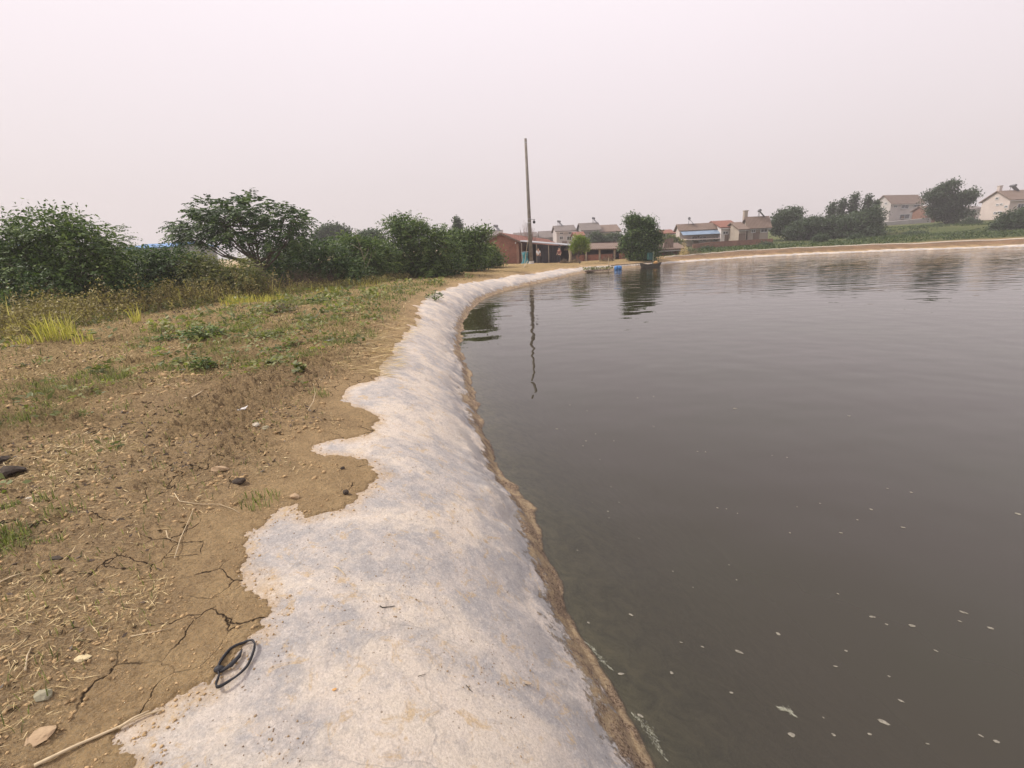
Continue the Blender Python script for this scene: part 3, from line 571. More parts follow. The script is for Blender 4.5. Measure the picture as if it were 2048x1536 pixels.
tree('slim pointed conifer spire rising behind the bushes', 'tree', [(914,442,4,9),(915,456,7,12),(917,470,8,12)], 75, 916, G_FAR, 'clump', 300, 10, 0.35, 0.25, 0.12, FT, 'conifer', seed=18)
# a bare forked sapling and dead stalks between bush and dike
b = MB(); p0 = at(733, 560, 27); t = thing('bare_sapling', 'thin leafless pale stem rising in front of the dark bushes', 'sapling', (p0[0], 27, gz(p0[0], 27)))
for (x1, y1, x2, y2) in ((733,575,728,520),(728,520,712,470),(728,520,738,495),(722,500,700,486),(712,470,709,456),(731,540,744,505)):
    b.tube([at(x1, y1, 27), at((x1+x2)/2+1, (y1+y2)/2, 27), at(x2, y2, 27)], [0.018, 0.013, 0.007], 5)
b.done('stem', surf('pale dry stem', (0.20, 0.165, 0.12), (0.30, 0.25, 0.18), 10), t)

# ---- trees round the pond's far end
PT = 'trees beyond the far end of the pond'
tree('big dense dark green tree at the water edge beside the long shed', 'tree', [(1268,444,15,13),(1295,449,13,12),(1283,466,27,16),(1260,482,14,12),(1311,476,12,15),(1286,490,30,20),(1285,508,30,12),(1250,492,8,8),(1286,520,20,6)], 50.5, 1290, G_DARK, 'clump', 2400, 13, 0.22, 0.3, 0.22, PT, 'dense_tree', seed=20, zb=0.3)
tree('young yellow-green tree in front of the lean-to', 'tree', [(1158,482,15,13),(1150,495,9,9),(1168,490,11,12)], 49, 1160, G_LITE, 'clump', 420, 10, 0.16, 0.2, 0.05, PT, 'young_tree', seed=21)
tree('grey-green tree in front of the tallest grey house', 'tree', [(1190,476,11,11),(1186,484,14,8)], 95, 1190, G_FAR, 'clump', 260, 10, 0.4, 0.4, 0.15, PT, seed=22)
tree('wide low grey-green tree under the brown-roofed house beside the dense tree', 'tree', [(1215,480,22,9),(1230,476,12,9)], 96, 1215, G_FAR, 'clump', 320, 10, 0.4, 0.4, 0.15, PT, seed=23)
tree('small yellowish garden tree in front of the cream house', 'tree', [(1340,480,9,9),(1350,484,12,7)], 85, 1343, G_OLIVE, 'clump', 200, 10, 0.35, 0.35, 0.1, PT, seed=24)
HT = 'trees on the right-hand hillside'
tree('dark spreading tree left of the big hedge of trees on the hillside', 'tree', [(1572,438,24,20),(1560,455,20,16),(1592,428,10,12),(1580,455,26,18)], 92, 1572, G_FAR, 'clump', 900, 12, 0.42, 0.45, 0.25, HT, 'broadleaf_tree', seed=30)
tree('rounded dark tree in the middle of the hillside hedge', 'tree', [(1622,452,34,18),(1600,465,30,14),(1640,470,40,14)], 86, 1620, G_FAR, 'clump', 1300, 12, 0.38, 0.4, 0.25, HT, 'broadleaf_tree', seed=31)
tree('layered dark tree at the right end of the hillside hedge', 'tree', [(1690,450,40,20),(1735,440,28,24),(1700,468,55,15),(1745,455,18,18)], 84, 1705, G_FAR, 'clump', 1700, 12, 0.38, 0.4, 0.25, HT, 'broadleaf_tree', seed=32)
for i, (x, y, rx, ry, lb) in enumerate([(1662,425,7,16,'shortest thin poplar top, leftmost above the hillside hedge'),(1683,418,8,18,'feathery poplar top left of the tallest one above the hedge'),(1708,408,9,20,'tallest of the poplar tops above the hillside hedge'),(1735,410,9,20,'thick poplar top beside the grey house gable'),(1750,418,5,14,'slim poplar top touching the grey house gable')]):
    tree(lb, 'tree', [(x, y, rx, ry), (x-4, y+16, rx, ry*0.8), (x+3, y-10, rx*0.6, ry*0.7)], 98, x, G_FAR, 'clump', 150, 9, 0.42, 0.32, 0.14, 'poplars above the hillside hedge', 'poplar', seed=40+i, shell=0.2)
tree('tall open-crowned tree between the two big hillside houses', 'tree', [(1900,405,26,24),(1890,378,14,14),(1868,392,18,12),(1930,396,20,14),(1905,428,34,16),(1946,384,6,6),(1910,368,8,8),(1880,415,22,14)], 96, 1903, G_FAR, 'clump', 1500, 11, 0.42, 0.45, 0.3, HT, 'open_tree', seed=50, shell=0.35)
tree('dark low tree cut off by the right edge of the photo', 'tree', [(2030,445,36,22),(2060,440,40,24),(2005,458,20,12)], 74, 2040, G_FAR, 'clump', 1400, 12, 0.34, 0.38, 0.25, HT, 'broadleaf_tree', seed=51)
for i, (x, y, rx, ry, Y, lb) in enumerate([(1412,503,9,7,64,'dark green round shrub at the left end of the vegetable field'),(1640,478,10,6,74,'small shrub on the field below the hillside hedge'),(1712,478,12,6,72,'green shrub under the layered tree'),(1478,470,10,8,90,'grey-green shrub between white house and brown house'),(1530,492,14,4,70,'low shrub row by the brick wall end'),(1830,470,22,6,80,'low dark shrub in the middle of the slope'),(1940,445,16,8,90,'shrub below the pale house gable')]):
    tree(lb, 'bush', [(x, y, rx, ry)], Y, x, G_FAR, 'clump', 260, 10, 0.26, 0.28, 0.05, 'shrubs on the field slope', 'shrub', seed=60+i, stems=2)

# ---------------------------------------------------------------- ground cover, straw, weeds
def scatter(n, x0, x1, y0, y1, pw=0.5):
    """points in the wedge of land in front, denser near the viewer"""
    y = y0+(y1-y0)*rng.random(n)**(1/pw); x = x0+(x1-x0)*rng.random(n); return x, y
def surf_pts(n, cond, rmin, rmax, a0, a1, pw=1.0):
    out = []
    while sum(len(o[0]) for o in out) < n:
        r = rmin*(rmax/rmin)**(rng.random(n)**pw); a = np.radians(a0+(a1-a0)*rng.random(n)); x, y = r*np.sin(a), r*np.cos(a)
        zs, zl, e, s = soil_z(x, y); m = cond(x, y, e, s); out.append((x[m], y[m], zs[m], e[m], r[m]))
    return [np.concatenate([o[k] for o in out])[:n] for k in range(5)]
dk_ok = lambda x, y: dike_drop(x, y) > -0.5
# straw lying about
x, y, z, e, r = surf_pts(42000, lambda x, y, e, s: (e > 0.35) & dk_ok(x, y) & (rng.random(len(x)) < np.clip(0.10+0.9*sstep(0.42, 0.62, fbm(x*0.8, y*0.8, 4, 201)), 0, 1)*(0.22+0.78*sstep(2.2, 5.0, np.hypot(x, y)))), 1.0, 42, -68, -2)
ang = rng.random(len(x))*math.pi*2; til = rng.normal(size=len(x))*0.22
A = np.stack([np.cos(ang), np.sin(ang), til], 1); A = unit(A); B = unit(np.cross(A, np.array([0, 0, 1.0])+0.6*rdir(len(x))))
ln = (0.02+0.09*rng.random(len(x))**1.6)*np.clip(0.7+r/14, 0.7, 2.6); wd = (0.0016+0.0015*rng.random(len(x)))*np.clip(r/2.2, 0.7, 9)
V, Fq = leafquads(np.stack([x, y, z+0.006+0.25*ln*np.abs(til)], 1), A, B, ln, wd)
tag(mk('straw_litter', V, Fq, G_STRAW, attrs={'tint': np.repeat(rng.random(len(x)), 4)}), kind='stuff')
# long straw spilling over the lining's edge
x, y, z, e, r = surf_pts(900, lambda x, y, e, s: (e > -0.22) & (e < 0.6) & (y > 6.5) & (y < 12.5) & (s > 0.5), 6, 13, -30, -8)
zz = np.maximum(z, soil_z(x, y)[1]); ang = rng.normal(size=len(x))*0.5+0.1; til = rng.normal(size=len(x))*0.10
A = unit(np.stack([np.cos(ang), np.sin(ang), til], 1)); B = unit(np.cross(A, np.array([0, 0, 1.0])+0.5*rdir(len(x))))
V, Fq = leafquads(np.stack([x, y, zz+0.015+0.03*rng.random(len(x))], 1), A, B, 0.14+0.25*rng.random(len(x)), 0.008)
tag(mk('edge_straw', V, Fq, G_STRAW, attrs={'tint': np.repeat(rng.random(len(x)), 4)}), kind='stuff')
# dark dead litter
x, y, z, e, r = surf_pts(8000, lambda x, y, e, s: (e > 0.45) & dk_ok(x, y) & (rng.random(len(x)) < np.clip(0.1+sstep(0.40, 0.6, fbm(x*1.1, y*1.1, 4, 211)), 0, 1)), 1.2, 40, -68, -2)
ang = rng.random(len(x))*math.pi*2; A = unit(np.stack([np.cos(ang), np.sin(ang), rng.normal(size=len(x))*0.5], 1)); B = unit(np.cross(A, rdir(len(x))))
ln = (0.015+0.04*rng.random(len(x)))*np.clip(0.8+r/14, 0.8, 3.0)
V, Fq = leafquads(np.stack([x, y, z+0.008*np.clip(r/4, 1, 3)], 1), A, B, ln, ln*0.35)
tag(mk('dead_leaf_litter', V, Fq, G_DEAD, attrs={'tint': np.repeat(rng.random(len(x))*0.7, 4)}), kind='stuff')
# short green blades in patches
def blades(x, y, z, h, w_, lean=0.5):
    n = len(x); a = rng.random(n)*math.pi*2; le = lean*rng.random(n); tip = np.stack([x+np.cos(a)*h*le, y+np.sin(a)*h*le, z+h*np.sqrt(np.clip(1-le**2, 0.1, 1))], 1)
    mid = np.stack([x+np.cos(a)*h*le*0.3, y+np.sin(a)*h*le*0.3, z+h*0.55], 1); sd_ = np.stack([-np.sin(a+0.7), np.cos(a+0.7), np.zeros(n)], 1)*np.asarray(w_).reshape(-1, 1)/2
    b0 = np.stack([x, y, z-0.01], 1); V = np.stack([b0-sd_, b0+sd_, mid+sd_*0.8, mid-sd_*0.8, tip], 1).reshape(-1, 3); i = np.arange(n)*5
    return V, np.concatenate([np.stack([i, i+1, i+2, i+3], 1), np.stack([i+3, i+2, i+4, i+4], 1)])
def blade_obj(name, x, y, z, h, w_, mat, lean=0.5, tint=None, parent=None, loc=None):
    V, Fq = blades(x, y, z, h, w_, lean); n = len(x); fl = [tuple(f) for f in Fq[:n]]+[tuple(f[:3]) for f in Fq[n:]]
    t_ = np.repeat(rng.random(n) if tint is None else tint, 5)
    me = bpy.data.meshes.new(name); o3 = WL[parent.name] if parent else (np.zeros(3) if loc is None else np.array(loc, float))
    me.from_pydata((V-o3).tolist(), [], fl); a_ = me.attributes.new('tint', 'FLOAT', 'POINT'); a_.data.foreach_set('value', t_.astype(np.float32)); me.materials.append(mat)
    o = bpy.data.objects.new(name, me); COL.objects.link(o)
    if parent: o.parent = parent; WL[o.name] = WL[parent.name]
    else: o.location = tuple(o3)
    return o
def patchy(x, y, a, b_, sc, sd_): return rng.random(len(x)) < sstep(a, b_, fbm(x*sc, y*sc, 4, sd_))
x, y, z, e, r = surf_pts(11000, lambda x, y, e, s: (e > 0.4) & dk_ok(x, y) & (rng.random(len(x)) < 0.04+patchw(x, y)*sstep(0.45, 0.62, fbm(x*2.3, y*2.3, 4, 122))), 2.2, 40, -68, -4)
tag(blade_obj('short_grass', x, y, z, (0.03+0.06*rng.random(len(x)))*np.clip(r/7, 1, 2.2), 0.004*np.clip(r/3, 1, 8), G_GRASS, 0.95), kind='stuff')
# small leafy weeds too many to count, dotted through the patches
x, y, z, e, r = surf_pts(300, lambda x, y, e, s: (e > 0.5) & dk_ok(x, y) & (rng.random(len(x)) < 0.10+0.9*patchw(x, y)), 4.6, 36, -66, -4, 0.8)
k_ = 16; rad = (0.05+0.12*rng.random(len(x)))*np.clip(r/8, 0.8, 2.2); a = rng.random((len(x), k_))*6.283; q_ = rad[:, None]*np.sqrt(rng.random((len(x), k_)))
C = np.stack([x[:, None]+q_*np.cos(a), y[:, None]+q_*np.sin(a), z[:, None]+rad[:, None]*(0.15+0.9*rng.random((len(x), k_)))], -1).reshape(-1, 3)
A = unit(np.stack([np.cos(a).ravel(), np.sin(a).ravel(), 0.5*rng.normal(size=a.size)], 1)); B = unit(np.cross(A, rdir(len(C))+np.array([0, 0, 1.2])))
V, Fq = leafquads(C, A, B, np.repeat(rad, k_)*(0.4+0.4*rng.random(len(C))), np.repeat(rad, k_)*0.3)
tag(mk('small_weeds', V, Fq, G_GRASS, attrs={'tint': np.repeat(np.clip(np.repeat(rng.random(len(x))*0.8, k_)+0.2*rng.random(len(C)), 0, 1), 4)}), kind='stuff')
# crumbs and clods of earth
def pebbles(name, n, cond, rmin, rmax, smin, smax, mat, a0=-68, a1=20, lift=0.25, online=False):
    x, y, z, e, r = surf_pts(n, cond, rmin, rmax, a0, a1)
    if online:
        zs, zl, e2, s2 = soil_z(x, y); z = np.maximum(zs, zl)
    bm = bmesh.new(); bmesh.ops.create_icosphere(bm, subdivisions=1, radius=1.0); U = np.array([v.co[:] for v in bm.verts]); Fc = np.array([[v.index for v in f.verts] for f in bm.faces]); bm.free()
    s = smin*(smax/smin)**(rng.random(n)**1.8)*(1 if online else np.clip(r/2.6, 0.8, 3.2)); q = 0.45+0.95*rng.random((n, len(U))); sc = s[:, None]*(0.6+0.8*rng.random((n, 3)))*np.array([1, 1, 0.7])
    V = U[None]*q[..., None]*sc[:, None, :]+np.stack([x, y, z+s*lift], 1)[:, None, :]
    Fq = (Fc[None]+(np.arange(n)*len(U))[:, None, None]).reshape(-1, 3)
    return tag(mk(name, V.reshape(-1, 3), Fq, mat, attrs=None), kind='stuff')
CLODM = surf('clod earth', (0.30, 0.205, 0.11), (0.56, 0.395, 0.21), 22, 0.95, 60, 0.01, spec=0.1)
pebbles('earth_clods', 17000, lambda x, y, e, s: (e > 0.25) & dk_ok(x, y) & patchy(x, y, 0.30, 0.56, 1.3, 221), 0.9, 17, 0.0018, 0.012, CLODM, -68, 2)
pebbles('edge_crumbs', 1500, lambda x, y, e, s: (e < 0.16) & (e > -0.10), 1.1, 9, 0.0018, 0.009, CLODM, -60, 2, online=True)
pebbles('liner_crumbs', 1300, lambda x, y, e, s: (e < 0.02) & (e > -1.3) & (s > 0.3) & patchy(x, y, 0.42, 0.6, 2.3, 231), 1.1, 9, 0.0014, 0.0055, surf('crumb earth', (0.17, 0.12, 0.075), (0.34, 0.25, 0.15), 9, 0.95), -60, 12, online=True)
# weeds along the dike's left edge
def along(P, n):
    D_ = np.diff(P, axis=0); Ls = np.hypot(D_[:, 0], D_[:, 1]); c = np.concatenate([[0], np.cumsum(Ls)]); u = rng.random(n)*c[-1]
    return np.interp(u, c, P[:, 0]), np.interp(u, c, P[:, 1])
def weeds(name, n, P, spread, h0, h1, per, leaf, mat, stemmat, off=0.0, asp=0.4):
    cx, cy = along(np.array(P, float), n); cx = cx+rng.normal(size=n)*spread+off; cy = cy+rng.normal(size=n)*0.5
    z = soil_z(cx, cy)[0]; hgt = (h0+(h1-h0)*rng.random(n)*fbm(cx*0.9, cy*0.9, 3, 241)*1.6)*np.clip((cy-8.5)/6, 0.35, 1)
    a = rng.random(n)*math.pi*2; le = 0.35*rng.random(n); u = rng.random((n, per))**0.7
    C = np.stack([cx[:, None]+np.cos(a)[:, None]*le[:, None]*hgt[:, None]*u, cy[:, None]+np.sin(a)[:, None]*le[:, None]*hgt[:, None]*u, z[:, None]+hgt[:, None]*u], -1).reshape(-1, 3)
    C = C+rng.normal(size=C.shape)*0.07*np.array([1, 1, 0.5]); m = len(C); A = unit(rdir(m)+np.array([0, 0, -0.2])); B = unit(np.cross(A, rdir(m)))
    V, Fq = leafquads(C, A, B, leaf*(0.5+rng.random(m)), leaf*asp*(0.5+rng.random(m))); t_ = np.repeat(np.clip(np.repeat(rng.random(n)*0.6, per)+0.4*rng.random(m), 0, 1), 4)
    # stems as slim blades
    tipx, tipy = cx+np.cos(a)*le*hgt, cy+np.sin(a)*le*hgt; S0 = np.stack([cx, cy, z-0.02], 1); S1 = np.stack([tipx, tipy, z+hgt], 1)
    A2 = unit(S1-S0); B2 = unit(np.cross(A2, rdir(n))); V2, F2 = leafquads((S0+S1)/2, A2, B2, np.linalg.norm(S1-S0, axis=1), 0.012)
    V, Fq, t_ = joinq([(V, Fq, t_), (V2, F2, np.repeat(rng.random(n)*0.5, 4))])
    return tag(mk(name, V, Fq, mat, attrs={'tint': t_}), kind='stuff')
WP = [(-13.6,3.5),(-13.4,8),(-13.2,12),(-13.2,15),(-12.8,18.5),(-10.8,20.5)]
weeds('brown_weed_thicket', 3600, WP, 0.85, 0.25, 1.30, 24, 0.075, G_WEED, None)
weeds('olive_weed_fringe', 900, [(-12.0,4),(-11.6,10),(-12.2,15),(-11.5,19),(-9.8,21.5),(-8.8,24),(-7.8,28),(-7.0,33),(-6.2,38)], 0.7, 0.12, 0.5, 14, 0.075, G_OLIVE, None)
weeds('dead_stalk_thicket', 1300, [(-10.8,22),(-9.8,25),(-8.8,29),(-8.0,33),(-7.2,38),(-6.3,43),(-5.5,47)], 0.6, 0.5, 1.3, 16, 0.09, G_DEAD, None, -0.3, 0.25)
weeds('rough_bank_growth', 2200, [(-10.5,22),(-9.5,25.5),(-8.2,29),(-7.4,33),(-6.4,38),(-5,43),(-2,47)], 0.8, 0.15, 0.6, 14, 0.08, G_WEED, None, 0.4)
weeds('dark_slope_undergrowth', 2600, [(-15.5,5),(-16,12),(-16,18),(-14.5,23),(-12.5,27),(-10.5,33),(-9.3,38)], 1.0, 0.5, 1.7, 26, 0.12, G_DARK, None, 0.0, 0.5)
# loose golden blades along the whole weedy edge
for nm, n_, P_, sp_, h0_, h1_ in (('golden_grass_fringe', 1900, [(-11.8,19.5),(-9.4,23.5),(-7.9,28.5),(-6.9,34),(-5.6,40),(-3.5,46)], 0.6, 0.18, 0.55), ('scattered_tall_grass', 420, WP, 0.9, 0.4, 1.1)):
    gx, gy = along(np.array(P_, float), n_); cl = fbm(gx*0.7, gy*0.7, 3, 255); m = rng.random(n_) < sstep(0.38, 0.62, cl)+0.12; gx, gy = gx[m]+rng.normal(size=m.sum())*sp_, gy[m]+rng.normal(size=m.sum())*0.3
    tag(blade_obj(nm, gx, gy, soil_z(gx, gy)[0], h0_+(h1_-h0_)*rng.random(len(gx)), 0.024, G_GOLD, 0.75), kind='stuff')
# yellow-green grass clumps
def grass_clump(label, px, py, n, h, spread, mat, group, name='grass_clump', z=0.93, w_=0.018, lean=0.55, cat='grass clump', stems=0):
    c = atz(px, py, z); zz = float(soil_z([c[0]], [c[1]])[0][0]); a = rng.random(n)*6.283; rr_ = spread*np.sqrt(rng.random(n)); x = c[0]+rr_*np.cos(a); y = c[1]+rr_*np.sin(a)
    hh = h*(0.35+0.65*rng.random(n)); o = blade_obj(name, x, y, soil_z(x, y)[0], hh, w_, mat, lean, loc=(c[0], c[1], zz)); return tag(o, label, cat, group)
YG = 'yellow-green grass clumps along the weed band'
for px, py, n, h, sp, lb in [(120,690,130,0.75,0.35,'tall bright yellow-green grass clump leaning left at the left end of the weeds'),(170,695,30,0.45,0.2,'small sparse yellow grass clump right of the big bright one'),(278,655,26,0.6,0.12,'narrow upright yellow grass tuft in the middle of the brown weeds'),
    (478,612,160,0.5,0.6,'wide golden grass clump at the right end of the brown weeds'),(548,608,150,0.45,0.6,'broad pale yellow grass clump right of the golden one'),(420,603,18,0.6,0.1,'single thin golden tuft left of the wide golden clump'),(235,600,9,1.2,0.12,'few long arching reed blades rising above the weeds'),
    (655,590,70,0.45,0.7,'faint golden grass clump below the dark bushes'),(740,575,80,0.5,0.8,'yellowish grass clump beside the dead stalks'),(45,700,40,0.3,0.25,'small yellow herb clump at the far left end of the weeds')]:
    grass_clump(lb, px, py, n, h, sp, G_GOLD, YG, w_=0.02 if n > 10 else 0.012, lean=0.7)
GT_ = 'green grass tufts on the dike soil'
for px, py, n, h, sp, lb in [(20,1120,150,0.10,0.13,'bright green grass tuft touching the left edge in the foreground'),(105,1045,26,0.10,0.05,'small upright green grass tuft above a dark hole'),(520,1015,70,0.10,0.13,'yellowish green grass tuft at the liner corner'),(52,862,30,0.22,0.06,'tall narrow green grass tuft near the left edge'),
    (150,850,150,0.10,0.16,'flat pale green grass tuft in the left middle ground'),(110,800,240,0.14,0.24,'wide pale green grass patch left of the bare clods'),(235,770,170,0.16,0.2,'dark green grass tuft between the wide patch and the clods'),(120,1115,26,0.07,0.07,'low dry grass tuft behind the dark hole in the soil'),
    (640,800,60,0.16,0.12,'thin olive grass tuft beside the dry brush near the liner'),(40,1060,50,0.07,0.05,'thin grass tuft just above the bright left tuft')]:
    grass_clump(lb, px, py, n, h, sp, G_GRASS, GT_, w_=0.006, lean=0.9, name='grass_tuft', cat='grass tuft')
# broad-leaved weeds
def herb(label, px, py, n, rad, hgt, leaf, mat, name='broadleaf_weed', asp=0.75):
    c = atz(px, py, 0.93); zz = float(soil_z([c[0]], [c[1]])[0][0]); a = rng.random(n)*6.283; q = rad*np.sqrt(rng.random(n)); P = np.stack([c[0]+q*np.cos(a), c[1]+q*np.sin(a), zz+hgt*(0.25+0.75*rng.random(n))*(1-0.5*(q/rad)**2)], 1)
    A = unit(np.stack([np.cos(a), np.sin(a), 0.2+0.4*rng.normal(size=n)], 1)); B = unit(np.cross(A, np.array([0, 0, 1.0])+0.5*rdir(n))); l = leaf*(0.6+0.6*rng.random(n))
    # six-sided leaves folded slightly along the midrib
    K = [(-.5,0,0),(-.25,.42,.06),(.15,.5,.08),(.5,0,-.04),(.15,-.5,.08),(-.25,-.42,.06)]; Nn = np.cross(A, B)
    V = np.stack([P+A*(k[0]*l)[:, None]+B*(k[1]*l*asp)[:, None]+Nn*(k[2]*l)[:, None] for k in K], 1).reshape(-1, 3); i = np.arange(n)*6
    Fq = np.concatenate([np.stack([i, i+1, i+2, i+3], 1), np.stack([i, i+3, i+4, i+5], 1)])
    t = thing(name, label, 'weed', (c[0], c[1], zz), 'broad-leaved weeds on the dike')
    mk('leaves', V, Fq, mat, t, attrs={'tint': np.repeat(rng.random(n), 6)})
    b = MB()
    for p in P[::3]: b.tube([(c[0], c[1], zz-0.02), (c[0]*.5+p[0]*.5, c[1]*.5+p[1]*.5, zz+(p[2]-zz)*.65), p], 0.004, 4, False)
    b.done('stalks', surf('green stalk', (0.10, 0.13, 0.04), (0.16, 0.18, 0.07), 9), t)
herb('largest dark green leafy weed on the dike, in the upper middle ground', 408, 690, 260, 0.42, 0.30, 0.075, G_MID)
herb('small dark leafy weed left of the largest one', 333, 692, 70, 0.22, 0.16, 0.07, G_MID)
herb('bright light green seedling weed with a few round leaves', 320, 722, 14, 0.14, 0.24, 0.10, G_LITE)
herb('dark green compact weed in the middle of the dike', 412, 752, 110, 0.18, 0.20, 0.06, G_MID)
herb('low pale green weed left of the upright leafy one', 556, 745, 34, 0.16, 0.14, 0.08, G_GRASS)
herb('upright green weed with drooping broad leaves near the dry brush', 602, 772, 26, 0.09, 0.22, 0.10, G_GRASS)
herb('olive weed at the far right by the liner', 868, 590, 120, 0.35, 0.45, 0.09, G_MID)
herb('green leafy weed at the dike edge near the golden grass', 640, 612, 130, 0.45, 0.25, 0.09, G_MID)
herb('dark brownish low weed mound on the dike', 560, 635, 260, 0.55, 0.28, 0.06, G_DEAD)
herb('low green weed above the compact dark one', 530, 690, 90, 0.4, 0.14, 0.07, G_GRASS)
herb('pale green weed cluster by the straw near the liner bend', 560, 712, 60, 0.3, 0.14, 0.06, G_MID)
herb('small rosette weed left of the compact dark one', 345, 745, 40, 0.2, 0.12, 0.06, G_GRASS)
# field plants on the far slope
n = 26000; fxx = 16+75*rng.random(n); fyy = 58+40*rng.random(n); sf = sdist(fxx, fyy, SHORE); rows = fbm(fxx*0.12, fyy*0.5, 3, 251)
m = (sf > 3.9) & (rng.random(n) < sstep(0.38, 0.55, rows)); fxx, fyy, rows = fxx[m], fyy[m], rows[m]; fz = soil_z(fxx, fyy)[0]
C = np.stack([fxx, fyy, fz+(0.45-0.3*sstep(64, 78, fyy))*rng.random(len(fxx))*sstep(0.4, 0.6, rows)], 1); A = unit(rdir(len(C))+np.array([0, 0, 0.3])); B = unit(np.cross(A, rdir(len(C))))
V, Fq = leafquads(C, A, B, 0.35*(0.5+rng.random(len(C))), 0.16)
tag(mk('field_crops', V, Fq, G_FIELD, attrs={'tint': np.repeat(np.clip(0.75*fbm(fxx*0.15, fyy*0.35, 3, 261)**1.5+0.4*rng.random(len(C)), 0, 1), 4)}), kind='stuff')
#==PART3==

# ---------------------------------------------------------------- utility pole
CONC = surf('weathered backlit concrete', (0.15, 0.13, 0.11), (0.24, 0.215, 0.185), 3, 0.9, 30, 0.004)  # base colour darkened to carry the pole's backlit tone
DARKM = surf('dark metal', (0.02, 0.02, 0.022), (0.05, 0.05, 0.05), 12, 0.5)
STEEL = surf('galvanised steel', (0.30, 0.31, 0.32), (0.45, 0.46, 0.47), 10, 0.45, metallic=0.6)
WHITEP = surf('off white paint', (0.62, 0.60, 0.57), (0.76, 0.74, 0.71), 6, 0.6)
pb, pt_ = at(1063, 530, 45), at(1051, 277, 45); pz = float(soil_z([pb[0]], [45])[0][0])
t = thing('utility_pole', 'tall tapered grey concrete pole with no wires standing at the head of the pond', 'pole', (pb[0], 45, pz))
base = np.array([pb[0], 45, pz-0.3]); top = np.array(pt_)
MB().tube([base, base*.5+top*.5, top], [0.185, 0.145, 0.105], 20).done('shaft', CONC, t, True)
MB().tube([np.array([pb[0], 45, pz-0.1]), np.array([pb[0], 45, pz+0.22])], [0.27, 0.23], 14).done('footing', surf('pale footing concrete', (0.42, 0.39, 0.35), (0.55, 0.52, 0.47), 5), t)
def onpole(zf): return base+(top-base)*zf
q = onpole(0.375)
br = MB().box(q+(0.28, -0.02, 0.12), (0.5, 0.05, 0.05)).done('bracket', STEEL, t)
cm = MB(); cm.tube([q+(0.42, -0.05, 0.10), q+(0.42, -0.05, -0.02)], 0.035, 8); cm.blob(q+(0.42, -0.06, -0.12), (0.13, 0.13, 0.14), 1, 0.03, 2); cm.done('dome_camera', DARKM, t, True)
b = MB()
for zf in (0.36, 0.39, 0.97): p = onpole(zf); MB().tube([p-(0, 0, 0.03), p+(0, 0, 0.03)], 0.17 if zf < 0.5 else 0.12, 16).done('clamp_band', STEEL, t)
MB().tube([onpole(0.36)+(-0.19, -0.05, 0), onpole(0.2)+(-0.21, -0.06, 0), onpole(0.03)+(-0.2, -0.06, 0)], 0.018, 6).done('cable', DARKM, t)

# ---------------------------------------------------------------- houses
BRICK = brickmat('red brick', (0.33, 0.125, 0.075), (0.26, 0.10, 0.065), (0.26, 0.20, 0.16))
BRICK2 = brickmat('old brown brick', (0.26, 0.12, 0.08), (0.21, 0.10, 0.07), (0.24, 0.19, 0.15))
R_RED = tilemat('red roof tiles', (0.20, 0.085, 0.060), (0.29, 0.13, 0.09))
R_BROWN = tilemat('brown roof tiles', (0.17, 0.12, 0.095), (0.24, 0.18, 0.14))
R_GREY = tilemat('grey roof tiles', (0.15, 0.125, 0.115), (0.22, 0.19, 0.17))
W_GREY = surf('grey rendered wall', (0.25, 0.24, 0.23), (0.34, 0.325, 0.31), 0.6, 0.9)
W_PALE = surf('pale rendered wall', (0.42, 0.385, 0.37), (0.53, 0.485, 0.465), 0.5, 0.9)
W_PINK = surf('pinkish rendered wall', (0.48, 0.41, 0.38), (0.58, 0.50, 0.46), 0.5, 0.9)
W_TAN = surf('tan rendered wall', (0.30, 0.25, 0.21), (0.40, 0.34, 0.28), 0.6, 0.9)
W_CREAM = surf('cream rendered wall', (0.50, 0.44, 0.30), (0.60, 0.53, 0.38), 0.5, 0.9)
W_WHITE = surf('white rendered wall', (0.56, 0.52, 0.50), (0.68, 0.63, 0.61), 0.5, 0.9)
GLASSD = surf('dark window glass', (0.03, 0.035, 0.04), (0.06, 0.065, 0.07), 2, 0.15, spec=0.6)
FRAME = surf('pale window frame', (0.50, 0.50, 0.50), (0.62, 0.62, 0.62), 4, 0.6)
BLUE = surf('bright blue sheet roofing', (0.09, 0.20, 0.42), (0.14, 0.29, 0.52), 1.5, 0.5)
HEAT = surf('grey heater casing', (0.10, 0.10, 0.105), (0.18, 0.18, 0.19), 3, 0.5)
